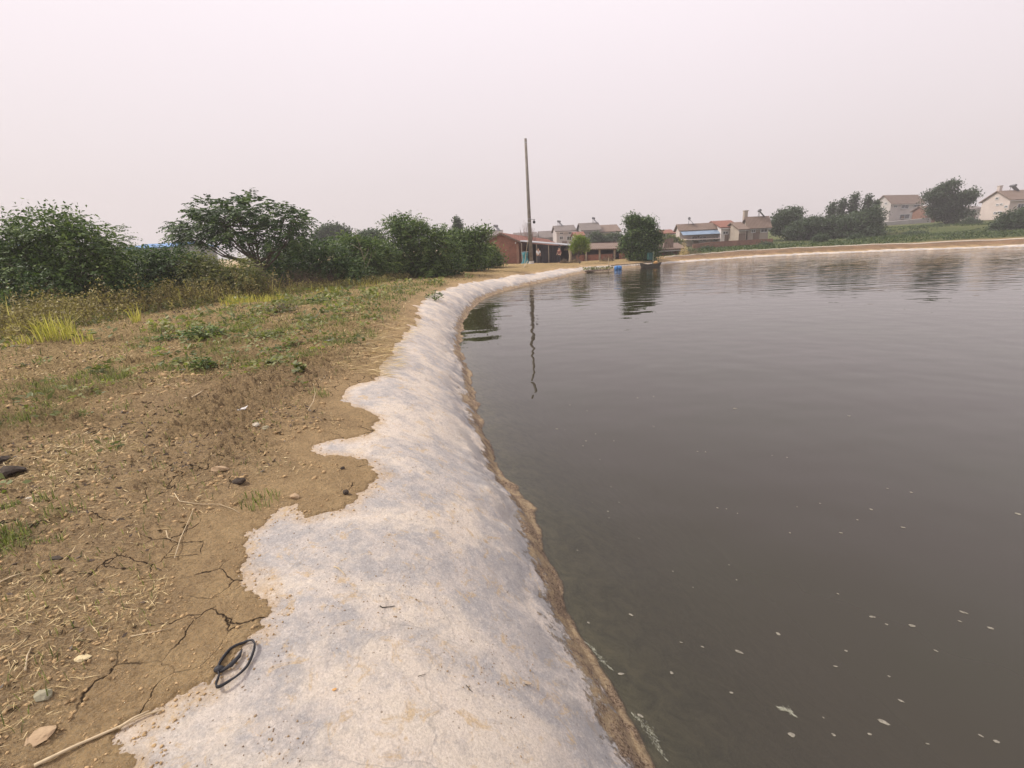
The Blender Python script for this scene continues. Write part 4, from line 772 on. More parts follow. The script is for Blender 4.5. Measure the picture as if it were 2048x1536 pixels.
def house(name, label, xl, xr, ye, yr, Y, wall, roof, Yr=None, D=8.0, xback=None, wins=(), swins=(), heater=None, group=None, chimney=None, cat='house', oh=0.45, xridge=None, gable=True):
    A = at(xl, ye-0.0, Y); B = at(xr, ye, Yr or Y); ze = (A[2]+B[2])/2; A[2] = B[2] = ze
    ex = B-A; wd = np.linalg.norm(ex); ex /= wd; ey = np.array([-ex[1], ex[0], 0.0]); ey = ey if ey[1] > 0 else -ey; up_ = np.array([0, 0, 1.0])
    if xback is not None:
        Ds = np.linspace(2, 22, 200); D = float(Ds[np.argmin([abs(prj(A+ey*d_)[0]-xback) for d_ in Ds])])
    M_ = (A+B)/2+ey*D/2; zr = at(prj(M_)[0], yr, M_[1])[2]; zr = max(zr, ze+0.4)
    cs = [A, B, B+ey*D, A+ey*D]; zg = min(gz(c[0], c[1]) for c in cs)-0.6
    t = thing(name, label, cat, (M_[0], M_[1], zg), group)
    P = [np.array([c[0], c[1], zg]) for c in cs]+[np.array([c[0], c[1], ze]) for c in cs]+[np.append((A+ey*D/2)[:2], zr-0.05), np.append((B+ey*D/2)[:2], zr-0.05)]
    mk('wall', P, [(0,1,5,4), (1,2,6,9,5), (2,3,7,6), (3,0,4,8,7), (4,5,9,8), (6,7,8,9), (3,2,1,0)], wall, t)
    RL, RR = A+ey*D/2-ex*0.35, B+ey*D/2+ex*0.35; RL[2] = RR[2] = zr; sl = (zr-ze)/(D/2)
    F1, F2 = A-ex*0.35-ey*oh, B+ex*0.35-ey*oh; F1[2] = F2[2] = ze-sl*oh; K1, K2 = A-ex*0.35+ey*(D+oh), B+ex*0.35+ey*(D+oh); K1[2] = K2[2] = ze-sl*oh
    rb = MB(); rb.slab(F1, F2, RR, RL, 0.16); rb.slab(K1, K2, RR, RL, 0.16); ro = rb.done('roof', roof, t)
    fb = MB(); fb.slab(F1-up_*0.16, F2-up_*0.16, F2-up_*0.16+ey*0.06, F1-up_*0.16+ey*0.06, 0.14); fb.done('fascia', W_WHITE if wall in (W_WHITE, W_PALE, W_PINK) else W_GREY, ro)
    def win(c0, c1, nrm, hor):
        wz0, wz1 = min(c0[2], c1[2]), max(c0[2], c1[2]); ww = np.linalg.norm((c1-c0)[:2]); c = (c0+c1)/2; c[2] = (wz0+wz1)/2; rz = math.atan2(hor[1], hor[0])
        m = MB()
        for sg in (-1, 1):
            m.box(c+hor*sg*(ww/2)+nrm*0.03, (0.10, 0.10, wz1-wz0+0.1), rz); m.box(c+up_*sg*((wz1-wz0)/2+0.002)+nrm*0.03, (ww-0.1, 0.098, 0.10), rz)
        m.box(c+nrm*0.03, (0.06, 0.08, wz1-wz0-0.1), rz)
        f = m.done('window', FRAME, t); MB().box(c+nrm*0.012, (ww-0.1, 0.03, wz1-wz0-0.1), rz).done('pane', GLASSD, f)
        if ww > 1.3: MB().box(c-up_*((wz1-wz0)/2+0.11)+nrm*0.06, (ww+0.3, 0.18, 0.09), rz).done('sill', W_PALE, f)
    for (x0, y0, x1, y1) in wins:
        def onf(x, y):
            d = ray(x, y); n_ = ey; k = ((A-np.array([0, 0, CZ]))@n_)/(d@n_); return d*k+np.array([0, 0, CZ])
        c0, c1 = onf(x0, y0), onf(x1, y1); win(c0, c1, -ey, ex)
    for (x0, y0, x1, y1) in swins:
        def ons(x, y):
            d = ray(x, y); k = ((A-np.array([0, 0, CZ]))@ex)/(d@ex); return d*k+np.array([0, 0, CZ])
        win(ons(x0, y0), ons(x1, y1), -ex, ey)
    if heater is not None:
        h0 = at(heater, yr, M_[1]); h0[2] = zr; m = MB()
        hd = ex*0.35+ey*0.94; hs = ex*0.94-ey*0.35; m.tube([h0-hd*0.9+up_*1.05, h0+hd*0.9+up_*1.05], 0.24, 10); m.slab(h0-hd*0.8+hs*0.9-up_*0.1, h0+hd*0.8+hs*0.9-up_*0.1, h0+hd*0.8+up_*0.9, h0-hd*0.8+up_*0.9, 0.05)
        for sx in (-0.7, 0.7): m.tube([h0+hd*sx+up_*0.95, h0+hd*sx-hs*0.1-up_*0.1], 0.04, 5)
        m.done('water_heater', HEAT, t)
    if chimney is not None:
        h0 = at(chimney, yr, M_[1]); m = MB(); m.box((h0[0], h0[1]+0.3, zr+0.35), (0.6, 0.6, 1.5)); m.box((h0[0], h0[1]+0.3, zr+1.15), (0.75, 0.75, 0.12)); m.done('chimney', wall, ro)
    # ground floor door
    dc = A+ex*wd*0.42; zd = gz(dc[0], dc[1]); MB().box((dc[0]-ey[0]*0.03, dc[1]-ey[1]*0.03, zd+1.0), (1.1, 0.08, 2.1), math.atan2(ex[1], ex[0])).done('door', R_BROWN, t)
    return t, A, B, ex, ey, ze, zr, D
VG = 'village houses behind the pond'
house('house', 'small grey-roofed house peeping over the left shoulder of the brick gable', 970, 1003, 471, 462, 105, W_GREY, R_GREY, heater=992, group=VG, wins=[(975,478,980,483),(986,478,992,483)])
house('house', 'low grey-roofed house hidden behind the concrete pole', 1030, 1073, 474, 466, 118, W_GREY, R_GREY, group=VG, wins=[(1040,478,1045,483)])
house('house', 'low dim grey house directly left of the tall house with paired windows', 1081, 1113, 475, 463, 122, W_GREY, R_GREY, group=VG, wins=[(1100,479,1106,484)])
house('house', 'pale three-storey house with paired small windows left of the young yellow-green tree', 1113, 1150, 462, 452, 112, W_PALE, R_GREY, D=9, group=VG, heater=1118, wins=[(1120,464,1126,468),(1137,464,1143,468),(1119,473,1126,479),(1134,473,1143,480)])
house('house', 'tallest grey house of the village with a pale side wing and a roof water heater', 1165, 1200, 460, 447, 108, W_GREY, R_GREY, D=8, group=VG, heater=1187, wins=[(1184,464,1190,470)])
house('house', 'brown-roofed house with a cream upper band standing right of the tallest grey house', 1202, 1239, 463, 451, 110, W_CREAM, R_BROWN, D=9, group=VG, wins=[(1212,472,1219,477),(1226,472,1232,477)])
house('house', 'small low house with a reddish roof between the two taller grey houses', 1151, 1167, 471, 465, 104, W_TAN, R_RED, D=5, group=VG)
house('house', 'narrow cream house with a dark red roof right of the dense dark tree', 1323, 1349, 467, 461, 100, W_CREAM, R_RED, D=7, group=VG, wins=[(1328,470,1333,474),(1338,470,1343,474)])
h8 = house('house', 'long pinkish house with a blue sheet awning under its brown roof', 1360, 1441, 457, 448, 92, W_PINK, R_BROWN, xback=1352, group=VG, heater=1378, wins=[(1384,474,1394,482),(1398,474,1412,482),(1426,476,1436,482)])
_, A, B, ex, ey, ze, zr, D = h8
m = MB(); z1 = ze-0.25; q0, q1 = A-ey*1.7, B-ey*1.7; m.slab((q0[0], q0[1], z1-0.85), (q1[0], q1[1], z1-0.85), (B[0], B[1]-0.05, z1), (A[0], A[1]-0.05, z1), 0.06); m.done('awning', surf('faded blue sheet awning', (0.17, 0.235, 0.33), (0.24, 0.32, 0.41), 1.0, 0.5), h8[0])
m = MB(); m.slab(A-ey*1.9-(0, 0, 2.0), B-ey*1.9-(0, 0, 2.0), B-(0, 0, 1.85)-ey*0.05, A-(0, 0, 1.85)-ey*0.05, 0.14)
m.done('balcony_slab', W_PINK, h8[0])
house('house', 'white two-storey house with a red roof joined to the blue-awning house', 1443, 1476, 454, 443, 90, W_WHITE, R_RED, D=8, group=VG, wins=[(1448,454.5,1456,457.5),(1463,453.5,1472,456.5),(1446,463,1456,468),(1461,462,1473,467)])
h10 = house('house', 'weathered tan house with a stepped roof left of the hillside trees', 1497, 1538, 450, 434, 88, W_TAN, R_BROWN, D=8, xback=1489, group=VG, heater=1518, chimney=1492, wins=[(1503,457,1510,465),(1522,455,1534,464)])
house('house', 'small tan outbuilding with a brown pitched roof against the weathered tan house', 1479, 1493, 458, 446, 86, W_TAN, R_BROWN, D=6, group=VG)
HG = 'big houses on the hillside'
house('house', 'big pale grey house with a brown roof on the hill, left of the open-crowned tree', 1783, 1847, 405, 391, 126, W_PALE, R_BROWN, xback=1750, Yr=130, group=HG, wins=[(1803,410,1816,417),(1828,408,1839,414),(1800,429,1818,437),(1824,427,1835,434),(1788,411,1794,415)], swins=[(1770,405,1774,409),(1764,416,1768,420)])
house('house', 'small brown-roofed brick house under the open-crowned tree', 1853, 1874, 420, 413, 120, BRICK2, R_BROWN, D=4, group=HG, wins=[(1852,424,1858,430)])
house('house', 'low long outbuilding between the open-crowned tree and the pale pink gable', 1936, 1968, 418, 414, 118, W_WHITE, R_GREY, D=6, group=HG, wins=[(1945,420,1952,424)])
house('house', 'pale pinkish house whose gable has small square windows at the right edge of the photo', 2022, 2080, 397, 382, 104, W_PINK, R_BROWN, xback=1965, group=HG, heater=2024, chimney=2001, swins=[(1992,395,1997,399),(1993,408,1997,411),(2001,407,2005,410),(2010,411,2015,415),(1988,424,1993,428),(1997,423,2003,427)], wins=[(2036,408,2046,416)])
# blue sheds and pale houses behind the left trees
house('warehouse', 'low shed with a bright blue roof behind the trees at the far left edge', -60, 26, 500, 488, 60, W_GREY, BLUE, D=10, cat='warehouse', group='blue-roofed sheds behind the left trees')
house('warehouse', 'low shed with a bright blue roof seen between the broad tree and the umbrella-shaped tree', 248, 340, 497, 488, 64, W_GREY, BLUE, D=10, cat='warehouse', group='blue-roofed sheds behind the left trees')
house('house', 'grey house glimpsed under the crown of the umbrella-shaped tree', 540, 588, 505, 488, 75, W_GREY, R_GREY, D=8, group='houses behind the left trees')
house('house', 'dim tan house glimpsed through the trunks of the broad left tree', 95, 150, 522, 512, 60, W_TAN, R_GREY, D=8, group='houses behind the left trees')
# the brick wall in front of the village
bw = MB(); pts = [(1386,489,494.5),(1420,484,493.5),(1470,481,492),(1546,477,489)]
for i in range(len(pts)-1):
    (xa, ta, ba), (xb, tb, bb) = pts[i], pts[i+1]; Ya = 80; a0, a1 = at(xa, ta, Ya), at(xa, ba+3, Ya); b0, b1 = at(xb, tb, Ya), at(xb, bb+3, Ya); e_ = np.array([0, 0.25, 0])
    bw.add([a1, b1, b0, a0, a1+e_, b1+e_, b0+e_, a0+e_], [(0,1,2,3),(7,6,5,4),(3,2,6,7),(0,3,7,4),(1,5,6,2),(0,4,5,1)])
o = bw.done('brick_wall', BRICK2, loc=at(1465, 490, 80)); tag(o, 'long low brick wall running below the village houses above the field', 'wall')
# terrace kerb under the big pale house
m = MB(); a0 = at(1770, 449, 118); b0 = at(1862, 440, 118); m.slab(a0, b0, b0+(0, 3, 0), a0+(0, 3, 0), 0.5); m.slab(a0-(0, .1, 2.5), b0-(0, .1, 2.5), b0-(0, .1, 0), a0-(0, .1, 0), 0.3); o = m.done('retaining_wall', W_GREY, loc=a0); tag(o, 'grey retaining wall with a pale ledge under the big pale house on the hill', 'wall')
# pale kerb on top of the far bank
kq = np.array([(17.6, 54.2), (20.0, 55.6), (24, 57.2), (28.3, 58.3), (32.4, 58.6), (36.5, 58.5), (40.5, 58.0), (44.5, 57.0), (49.8, 55.2), (54.9, 52.9), (60, 48.3), (65, 42.5)]); ku = np.linspace(0, 11, 60)
kp = np.stack([np.interp(ku, range(12), kq[:, 0]), np.interp(ku, range(12), kq[:, 1]), 0*ku], 1)
kp = np.array(kp); kp[:, 2] = soil_z(kp[:, 0], kp[:, 1])[0]+0.03
o = MB().tube(kp, 0.09, 6).done('embankment_kerb', surf('pale cement kerb', (0.50, 0.43, 0.35), (0.62, 0.55, 0.46), 1, 0.9), loc=kp[0]); tag(o, 'thin pale cement kerb along the top of the orange far bank', 'kerb')

# ---------------------------------------------------------------- brick farmhouse at the head of the pond
Yb = 57.0
ga, gl, grr = at(1003, 468, Yb), at(979, 482, Yb), at(1037, 483, Yb); zg = 0.1; far_ap = at(1097, 481, 69); far_e = at(1118, 487, 69)
dirv = (far_ap-ga); dirv[2] = 0; Lh = np.linalg.norm(dirv); dirv /= Lh
t = thing('brick_house', 'low red brick house with a tiled pitched roof and its gable facing the pond', 'house', (ga[0], Yb, zg))
g0, g1 = gl.copy(), grr.copy(); g0[2] = zg; g1[2] = zg
bk = dirv*Lh*0.98; dz = np.array([0, 0, far_ap[2]-ga[2]])*0.98
P = [g0, g1, grr, ga, gl, g0+bk, g1+bk, grr+bk+dz, ga+bk+dz, gl+bk+dz]
mk('wall', P, [(0,1,2,3,4), (5,9,8,7,6), (1,6,7,2), (0,4,9,5), (2,7,8,3), (3,8,9,4), (0,5,6,1)], BRICK, t)
s1 = unit(grr-ga)*0.45; s2 = unit(gl-ga)*0.45; fo = -dirv*0.3; up1 = np.array([0, 0, 0.05])
m = MB(); m.slab(ga+fo+up1, grr+s1+fo+up1, grr+s1+bk+dz+up1, ga+bk+dz+up1, 0.12); m.slab(ga+fo+up1, gl+s2+fo+up1, gl+s2+bk+dz+up1, ga+bk+dz+up1, 0.12); m.done('roof', R_RED, t)
m = MB(); m.slab(ga+fo+(0, -.1, -.02), grr+s1+fo+(0, -.1, -.02), grr+s1+fo+(0, .02, -.02), ga+fo+(0, .02, -.02), 0.18); m.slab(ga+fo+(0, -.1, -.02), gl+s2+fo+(0, -.1, -.02), gl+s2+fo+(0, .02, -.02), ga+fo+(0, .02, -.02), 0.18); m.done('verge_board', R_BROWN, t)
MB().box(((g1[0]-0.15), Yb-0.05, (zg+grr[2])/2-0.1), (0.28, 0.1, grr[2]-zg-0.3)).done('corner_pillar', brickmat('pale corner brick', (0.40, 0.20, 0.14), (0.33, 0.16, 0.11), (0.32, 0.26, 0.2)), t)
MB().blob(at(1031, 486, Yb-0.1), (0.09, 0.06, 0.13), 3, 0.05, 1).done('wall_lamp', WHITEP, t)
# lean-to awning in front of the house, with near-black sheets for its shade
t = thing('lean_to', 'long thin grey awning against the brick house, the shade under it painted as near-black sheets', 'lean-to', (*at(1085, 525, 55.5)[:2], 0.2))
a, b_, c, d = at(1040, 483.5, 55), at(1140, 491.5, 56), at(1142, 489, 60), at(1040, 481, 59)
MB().slab(a, b_, c, d, 0.07).done('awning', surf('grey corrugated sheet', (0.26, 0.27, 0.28), (0.38, 0.39, 0.40), 2, 0.6), t)
SHADE = surf('shade-dark sheet', (0.022, 0.018, 0.020), (0.045, 0.038, 0.042), 1.2, 0.95, 25, 0.01)  # shade below the awning, put into the colour of these sheets
n0, n1 = at(1073, 489, 55.6), at(1118, 491.5, 56); zb_ = 0.25
def sheet(p0, p1, zt0, zt1, zb0, th=0.05, wave=0.05):
    m = MB(); k = 14; V = []
    for i in range(k+1):
        u = i/k; x_ = p0[0]*(1-u)+p1[0]*u; y_ = p0[1]*(1-u)+p1[1]*u+wave*math.sin(u*23)+wave*math.sin(u*51); zt = zt0*(1-u)+zt1*u
        V += [(x_, y_, zb0), (x_, y_, zt), (x_, y_+th, zb0), (x_, y_+th, zt)]
    Fq = []
    for i in range(k): j = i*4; Fq += [(j, j+4, j+5, j+1), (j+2, j+3, j+7, j+6), (j+1, j+5, j+7, j+3), (j, j+2, j+6, j+4)]
    Fq += [(0, 1, 3, 2), (k*4, k*4+2, k*4+3, k*4+1)]
    return m.add(V, Fq)
sheet(n0, n1, n0[2], n1[2], zb_).done('shade_wall', SHADE, t)
n2, n3 = at(1040, 487, 58.6), at(1140, 492, 59.5); sheet(n2, n3, n2[2], n3[2], zb_).done('back_wall', SHADE, t)  # no wall, a second near-black sheet for the shade under the awning
sheet(at(1117, 489, 55.7), at(1121, 490, 58), at(1117, 490, 55.7)[2], at(1121, 491, 58)[2], zb_, wave=0.01).done('side_sheet', surf('navy sheet', (0.02, 0.03, 0.08), (0.03, 0.05, 0.13), 3), t)
for x_ in (1043, 1073, 1097, 1120, 1139):
    p = at(x_, 486+(x_-1040)*0.08, 55.3 if x_ < 1100 else 55.9); MB().tube([(p[0], p[1], 0.1), (p[0], p[1], p[2])], 0.05, 6).done('post', surf('old timber post', (0.20, 0.16, 0.12), (0.32, 0.27, 0.21), 6), t)
# long open shed
t = thing('long_shed', 'long open-fronted brick shed with a brown tiled roof behind the young yellow-green tree', 'shed', (*at(1240, 525, 57)[:2], 0.3))
e0, e1 = at(1128, 501, 56.5), at(1322, 497, 56.5); r0_, r1_ = at(1134, 490, 60), at(1322, 485, 60); bk1 = (r1_-e1)*np.array([1, 1, -1]); bk0 = (r0_-e0)*np.array([0, 1, -1]); 
m = MB(); m.slab(e0, e1, r1_, r0_, 0.12); m.slab(r0_, r1_, r1_+(0, 3.4, -0.7), r0_+(0, 3.4, -0.7), 0.12); m.done('roof', R_BROWN, t)
POST = surf('pale shed post', (0.28, 0.22, 0.16), (0.40, 0.33, 0.25), 4)
for x_ in (1172, 1199, 1229, 1252, 1278, 1308):
    p = at(x_, 500, 56.8); z_ = e0[2]+(e1[2]-e0[2])*(p[0]-e0[0])/(e1[0]-e0[0]); MB().box((p[0], 56.8, (z_+0.2)/2+0.02), (0.2, 0.2, z_-0.24)).done('post', POST, t)
for xa, xb in ((1175, 1197), (1202, 1225), (1152, 1169), (1238, 1262)):
    p, q = at(xa, 517, 56.8), at(xb, 517, 56.8); MB().box(((p[0]+q[0])/2, 56.85, 0.65), (q[0]-p[0], 0.22, 1.0)).done('low_wall', BRICK, t)
p, q = at(1140, 510, 62.5), at(1322, 505, 62.5); MB().box(((p[0]+q[0])/2, 62.6, 1.3), (q[0]-p[0], 0.24, 2.4)).done('back_wall', surf('dark brown wall', (0.07, 0.055, 0.05), (0.12, 0.09, 0.08), 1), t)  # back wall much darker brown than the shed's low walls
# small brick shed right of the dense tree
house('brick_shed', 'small red brick shed with a sagging dark tile roof right of the dense tree', 1318, 1363, 498, 489, 60, BRICK, R_BROWN, D=5, cat='shed', oh=0.5)

# ---------------------------------------------------------------- clutter round the houses
WOODP = surf('bleached bamboo', (0.42, 0.34, 0.22), (0.58, 0.48, 0.34), 6)
def gzs(x, y): return float(max(soil_z([x], [y])[0][0], soil_z([x], [y])[1][0]))
def pole(label, x0, y0, x1, y1, Y0, Y1, r, name='bamboo_pole', cat='pole', group=None, mat=None):
    p, q = at(x0, y0, Y0), at(x1, y1, Y1); o = MB().tube([p, p*.5+q*.5, q], [r, r*0.9, r*0.75], 6).done(name, mat or WOODP, loc=p); return tag(o, label, cat, group)
pole('pale bamboo stick leaning on the grass left of the concrete pole', 1043, 542, 1055, 522, 41, 43, 0.04)
pole('long thin pale cane standing upright behind the left side of the concrete pole', 1049, 528, 1060, 450, 50, 50, 0.025)
pole('tall thin stake standing in the water in front of the long shed', 1217, 541, 1217, 515, 44.5, 44.5, 0.035)
t = thing('tarpaulin_bundle', 'teal tarpaulin draped over a frame left of the concrete pole', 'tarpaulin', at(1050, 528, 51)*np.array([1, 1, 0])+(0, 0, gzs(*at(1050, 528, 51)[:2])))
tp = at(1050, 504, 51); bt = gzs(tp[0], 51)
TEAL = surf('teal tarpaulin', (0.03, 0.16, 0.19), (0.06, 0.25, 0.28), 3, 0.6, 9, 0.03)
V = []; Fq = []; k = 18
for j, (u, rad) in enumerate([(0, 0.36), (0.3, 0.27), (0.55, 0.20), (0.75, 0.24), (0.95, 0.30), (1.0, 0.05)]):
    for i in range(k):
        a_ = 2*math.pi*i/k; rr_ = rad*(1+0.28*math.sin(5*a_+j*1.1)); V.append((tp[0]+rr_*math.cos(a_), 51+rr_*math.sin(a_), bt+(tp[2]-bt)*u+0.05*math.sin(3*a_)))
for j in range(5):
    for i in range(k): Fq.append((j*k+i, j*k+(i+1) % k, (j+1)*k+(i+1) % k, (j+1)*k+i))
mk('tarpaulin', V, Fq, TEAL, t, True)
MB().box((tp[0], 50.98, tp[2]+0.02), (0.75, 0.07, 0.06)).box((tp[0]-0.3, 50.98, (tp[2]+bt)/2), (0.05, 0.05, tp[2]-bt)).done('frame', STEEL, t)
# bare branches behind the pole
t = thing('bare_tree', 'bare upright leafless branches behind the concrete pole', 'tree', (at(1056, 500, 62)[0], 62, 0.2)); b = MB(); c0 = at(1057, 492, 62); b.tube([(c0[0], 62, 0.1), c0], [0.14, 0.1], 7)
for i in range(17):
    x1 = 1040+i*2.1+random.uniform(-1, 1); y1 = random.uniform(438, 456) if 3 < i < 13 else random.uniform(452, 470); m1 = at((1057+x1)/2+(x1-1057)*0.25, (492+y1)/2+6, 62+random.uniform(-.6, .6)); e1_ = at(x1, y1, 62+random.uniform(-1, 1)); b.tube([c0, m1, e1_], [0.045, 0.032, 0.014], 5)
    b.tube([m1, at(x1+random.uniform(-5, 5), y1+random.uniform(2, 14), 62)], [0.022, 0.01], 4)
b.done('branches', surf('pinkish bare bark', (0.20, 0.14, 0.12), (0.30, 0.22, 0.19), 8), t)
for i, (x_, y_, w_, h_, lb, nm, mt) in enumerate([(1140,527,0.5,1.3,'upright pale tree stump left of the young yellow-green tree','stump',surf('split wood', (0.30, 0.24, 0.17), (0.45, 0.37, 0.28), 5)),
    (1148,526,1.5,0.8,'heap of dry brushwood at the foot of the young tree','brushwood_heap',None),(1128,527,0.9,0.55,'low heap of brush below the lean-to','brushwood_heap',None),(1214,527,1.6,0.7,'dry brush heap before the low walls of the long shed','brushwood_heap',None),
    (1368,512,1.1,2.1,'tall cone of dry reeds at the end of the small brick shed','reed_stack',None),(1385,510,2.3,1.5,'brown dried brush clump by the orange bank','brushwood_heap',None)]):
    c = at(x_, y_, 51.5 if x_ < 1300 else 57); g_ = gzs(c[0], c[1])
    if mt: o = MB().tube([(c[0], c[1], g_-0.1), (c[0]+0.05, c[1], g_+h_*0.6), (c[0]-0.02, c[1], g_+h_)], [0.17, 0.14, 0.15], 9).done(nm, mt, loc=(c[0], c[1], g_))
    else:
        n = 260; a_ = rng.random(n)*6.283; q_ = np.sqrt(rng.random(n))*w_/2; u = 1-(q_/(w_/2))**1.3; B0 = np.stack([c[0]+q_*np.cos(a_), c[1]+q_*np.sin(a_)*0.8, g_+u*h_*rng.random(n)], 1); A_ = unit(rdir(n)+np.array([0, 0, 0.9])); V, Fq = leafquads(B0, A_, unit(np.cross(A_, rdir(n))), 0.35+0.3*rng.random(n), 0.03)
        o = mk(nm, V, Fq, G_DEAD if i != 4 else G_STRAW, loc=(c[0], c[1], g_), attrs={'tint': np.repeat(0.3+0.7*rng.random(n), 4)})
    tag(o, lb, 'stump' if mt else 'brush heap')
# ---- jetty of bamboo stakes, boat, barrel, raft, feeder
t = thing('bamboo_jetty', 'low bamboo jetty rail on thin stakes along the far bank beside the dense tree', 'jetty', (*at(1265, 530, 47.3)[:2], 0))
js = [(1222, 531), (1240, 529.5), (1262, 528), (1285, 526), (1312, 522)]; pts = [at(x_, y_, 47.0+(x_-1222)*0.015) for x_, y_ in js]
MB().tube(pts, 0.05, 6).done('rail', surf('dark old bamboo', (0.12, 0.09, 0.06), (0.20, 0.16, 0.11), 5), t)
stake = None
for i in range(15):
    u = i/14; x_ = 1226+u*80; p = at(x_, np.interp(x_, [a_[0] for a_ in js], [a_[1] for a_ in js]), 47.0+(x_-1222)*0.015)
    if stake is None:
        stake = MB().tube([(p[0], p[1], -0.5), (p[0]+0.02, p[1], p[2]+0.1)], 0.025, 5).done('stake', WOODP, t); s0 = p
    else:
        c_ = stake.copy(); COL.objects.link(c_); c_.parent = t; c_.location = tuple(stake.location[k_]+(p-s0)[k_] for k_ in range(3))
bc = at(1236, 532.5, 45.2); t = thing('blue_barrel', 'bright blue plastic barrel floating by the jetty', 'barrel', (bc[0], bc[1], 0.0))
BB = surf('blue plastic', (0.03, 0.16, 0.42), (0.05, 0.22, 0.50), 5, 0.4, spec=0.5)
xs_ = np.array([-.5,-.49,-.44,-.43,-.17,-.15,-.13,.13,.15,.17,.43,.44,.49,.5])*0.62; rs_ = np.array([.02,.24,.26,.27,.28,.30,.28,.28,.30,.28,.27,.26,.24,.02])*0.75
MB().tube([(bc[0]+x_, bc[1]+0.25*x_, 0.14+0.02*x_) for x_ in xs_], rs_, 18).done('drum', BB, t, True)
m = MB().tube([(bc[0]-0.15, bc[1]-0.28, 0.24), (bc[0]-0.15, bc[1]-0.34, 0.26)], 0.05, 8); m.done('bung', DARKM, t)
rc = at(1195, 536, 43.6); t = thing('raft', 'small dark plank raft heaped with leaves at the near end of the jetty', 'raft', (rc[0], rc[1], 0.0))
for i in range(5): MB().box((rc[0]-0.1+0.02*i, rc[1]-0.5+i*0.25, 0.12), (2.3, 0.2, 0.07), 0.1).done('plank', R_BROWN, t)
n = 260; C = np.stack([rc[0]+(rng.random(n)-.5)*2.6, rc[1]+(rng.random(n)-.5)*1.3, 0.2+0.22*rng.random(n)], 1); A_ = unit(rdir(n)); V, Fq = leafquads(C, A_, unit(np.cross(A_, rdir(n))), 0.16, 0.09); mk('leaf_heap', V, Fq, G_OLIVE, t, attrs={'tint': np.repeat(rng.random(n), 4)})
bo = at(1301, 530, 47.0); t = thing('rowing_boat', 'small dark wooden boat moored below the dense dark tree', 'boat', (bo[0], bo[1], 0))
V = []; Lb, Wb, Hb = 2.1, 0.8, 0.36; K = 9
for i in range(K):
    u = i/(K-1)*2-1; wv = Wb/2*(1-abs(u)**3*0.75); sh = 0.16*u*u
    V += [(bo[0]+u*Lb/2*0.86, bo[1]-wv*0.6, -0.08+sh*0.6), (bo[0]+u*Lb/2, bo[1]-wv, Hb-0.1+sh), (bo[0]+u*Lb/2*0.97, bo[1]-wv+0.06, Hb-0.1+sh), (bo[0]+u*Lb/2*0.84, bo[1]-wv*0.55, 0.0+sh*0.6), (bo[0]+u*Lb/2*0.84, bo[1]+wv*0.55, 0.0+sh*0.6), (bo[0]+u*Lb/2*0.97, bo[1]+wv-0.06, Hb-0.1+sh), (bo[0]+u*Lb/2, bo[1]+wv, Hb-0.1+sh), (bo[0]+u*Lb/2*0.86, bo[1]+wv*0.6, -0.08+sh*0.6)]
Fq = [(i*8+j, (i+1)*8+j, (i+1)*8+(j+1) % 8, i*8+(j+1) % 8) for i in range(K-1) for j in range(8)]+[tuple(range(8)), tuple(range((K-1)*8, K*8))[::-1]]
mk('hull', V, Fq, surf('dark tarred wood', (0.045, 0.04, 0.032), (0.09, 0.075, 0.06), 5), t)
MB().box((bo[0]-0.3, bo[1], 0.28), (0.2, 0.75, 0.04)).done('thwart', WOODP, t)
MB().blob((bo[0]+0.5, bo[1], 0.36), (0.24, 0.22, 0.18), 6, 0.3, 2).done('orange_sack', surf('orange brown sack', (0.30, 0.16, 0.05), (0.42, 0.25, 0.10), 4), t)
fb_ = at(1300, 513, 48.3); t = thing('feeder_box', 'dark teal green box on a post standing in front of the dense tree', 'feeder', (fb_[0], fb_[1], 0.1))
MB().box((fb_[0], fb_[1], fb_[2]), (0.42, 0.4, 0.62)).box((fb_[0], fb_[1], fb_[2]+0.33), (0.5, 0.48, 0.05)).done('box', surf('dark green enamel', (0.02, 0.07, 0.065), (0.03, 0.10, 0.09), 5, 0.5), t)
MB().tube([(fb_[0]+.32, fb_[1], -0.2), (fb_[0]+.32, fb_[1], fb_[2]+0.45)], 0.06, 8).done('post', surf('mossy post', (0.16, 0.19, 0.12), (0.24, 0.27, 0.18), 5), t)

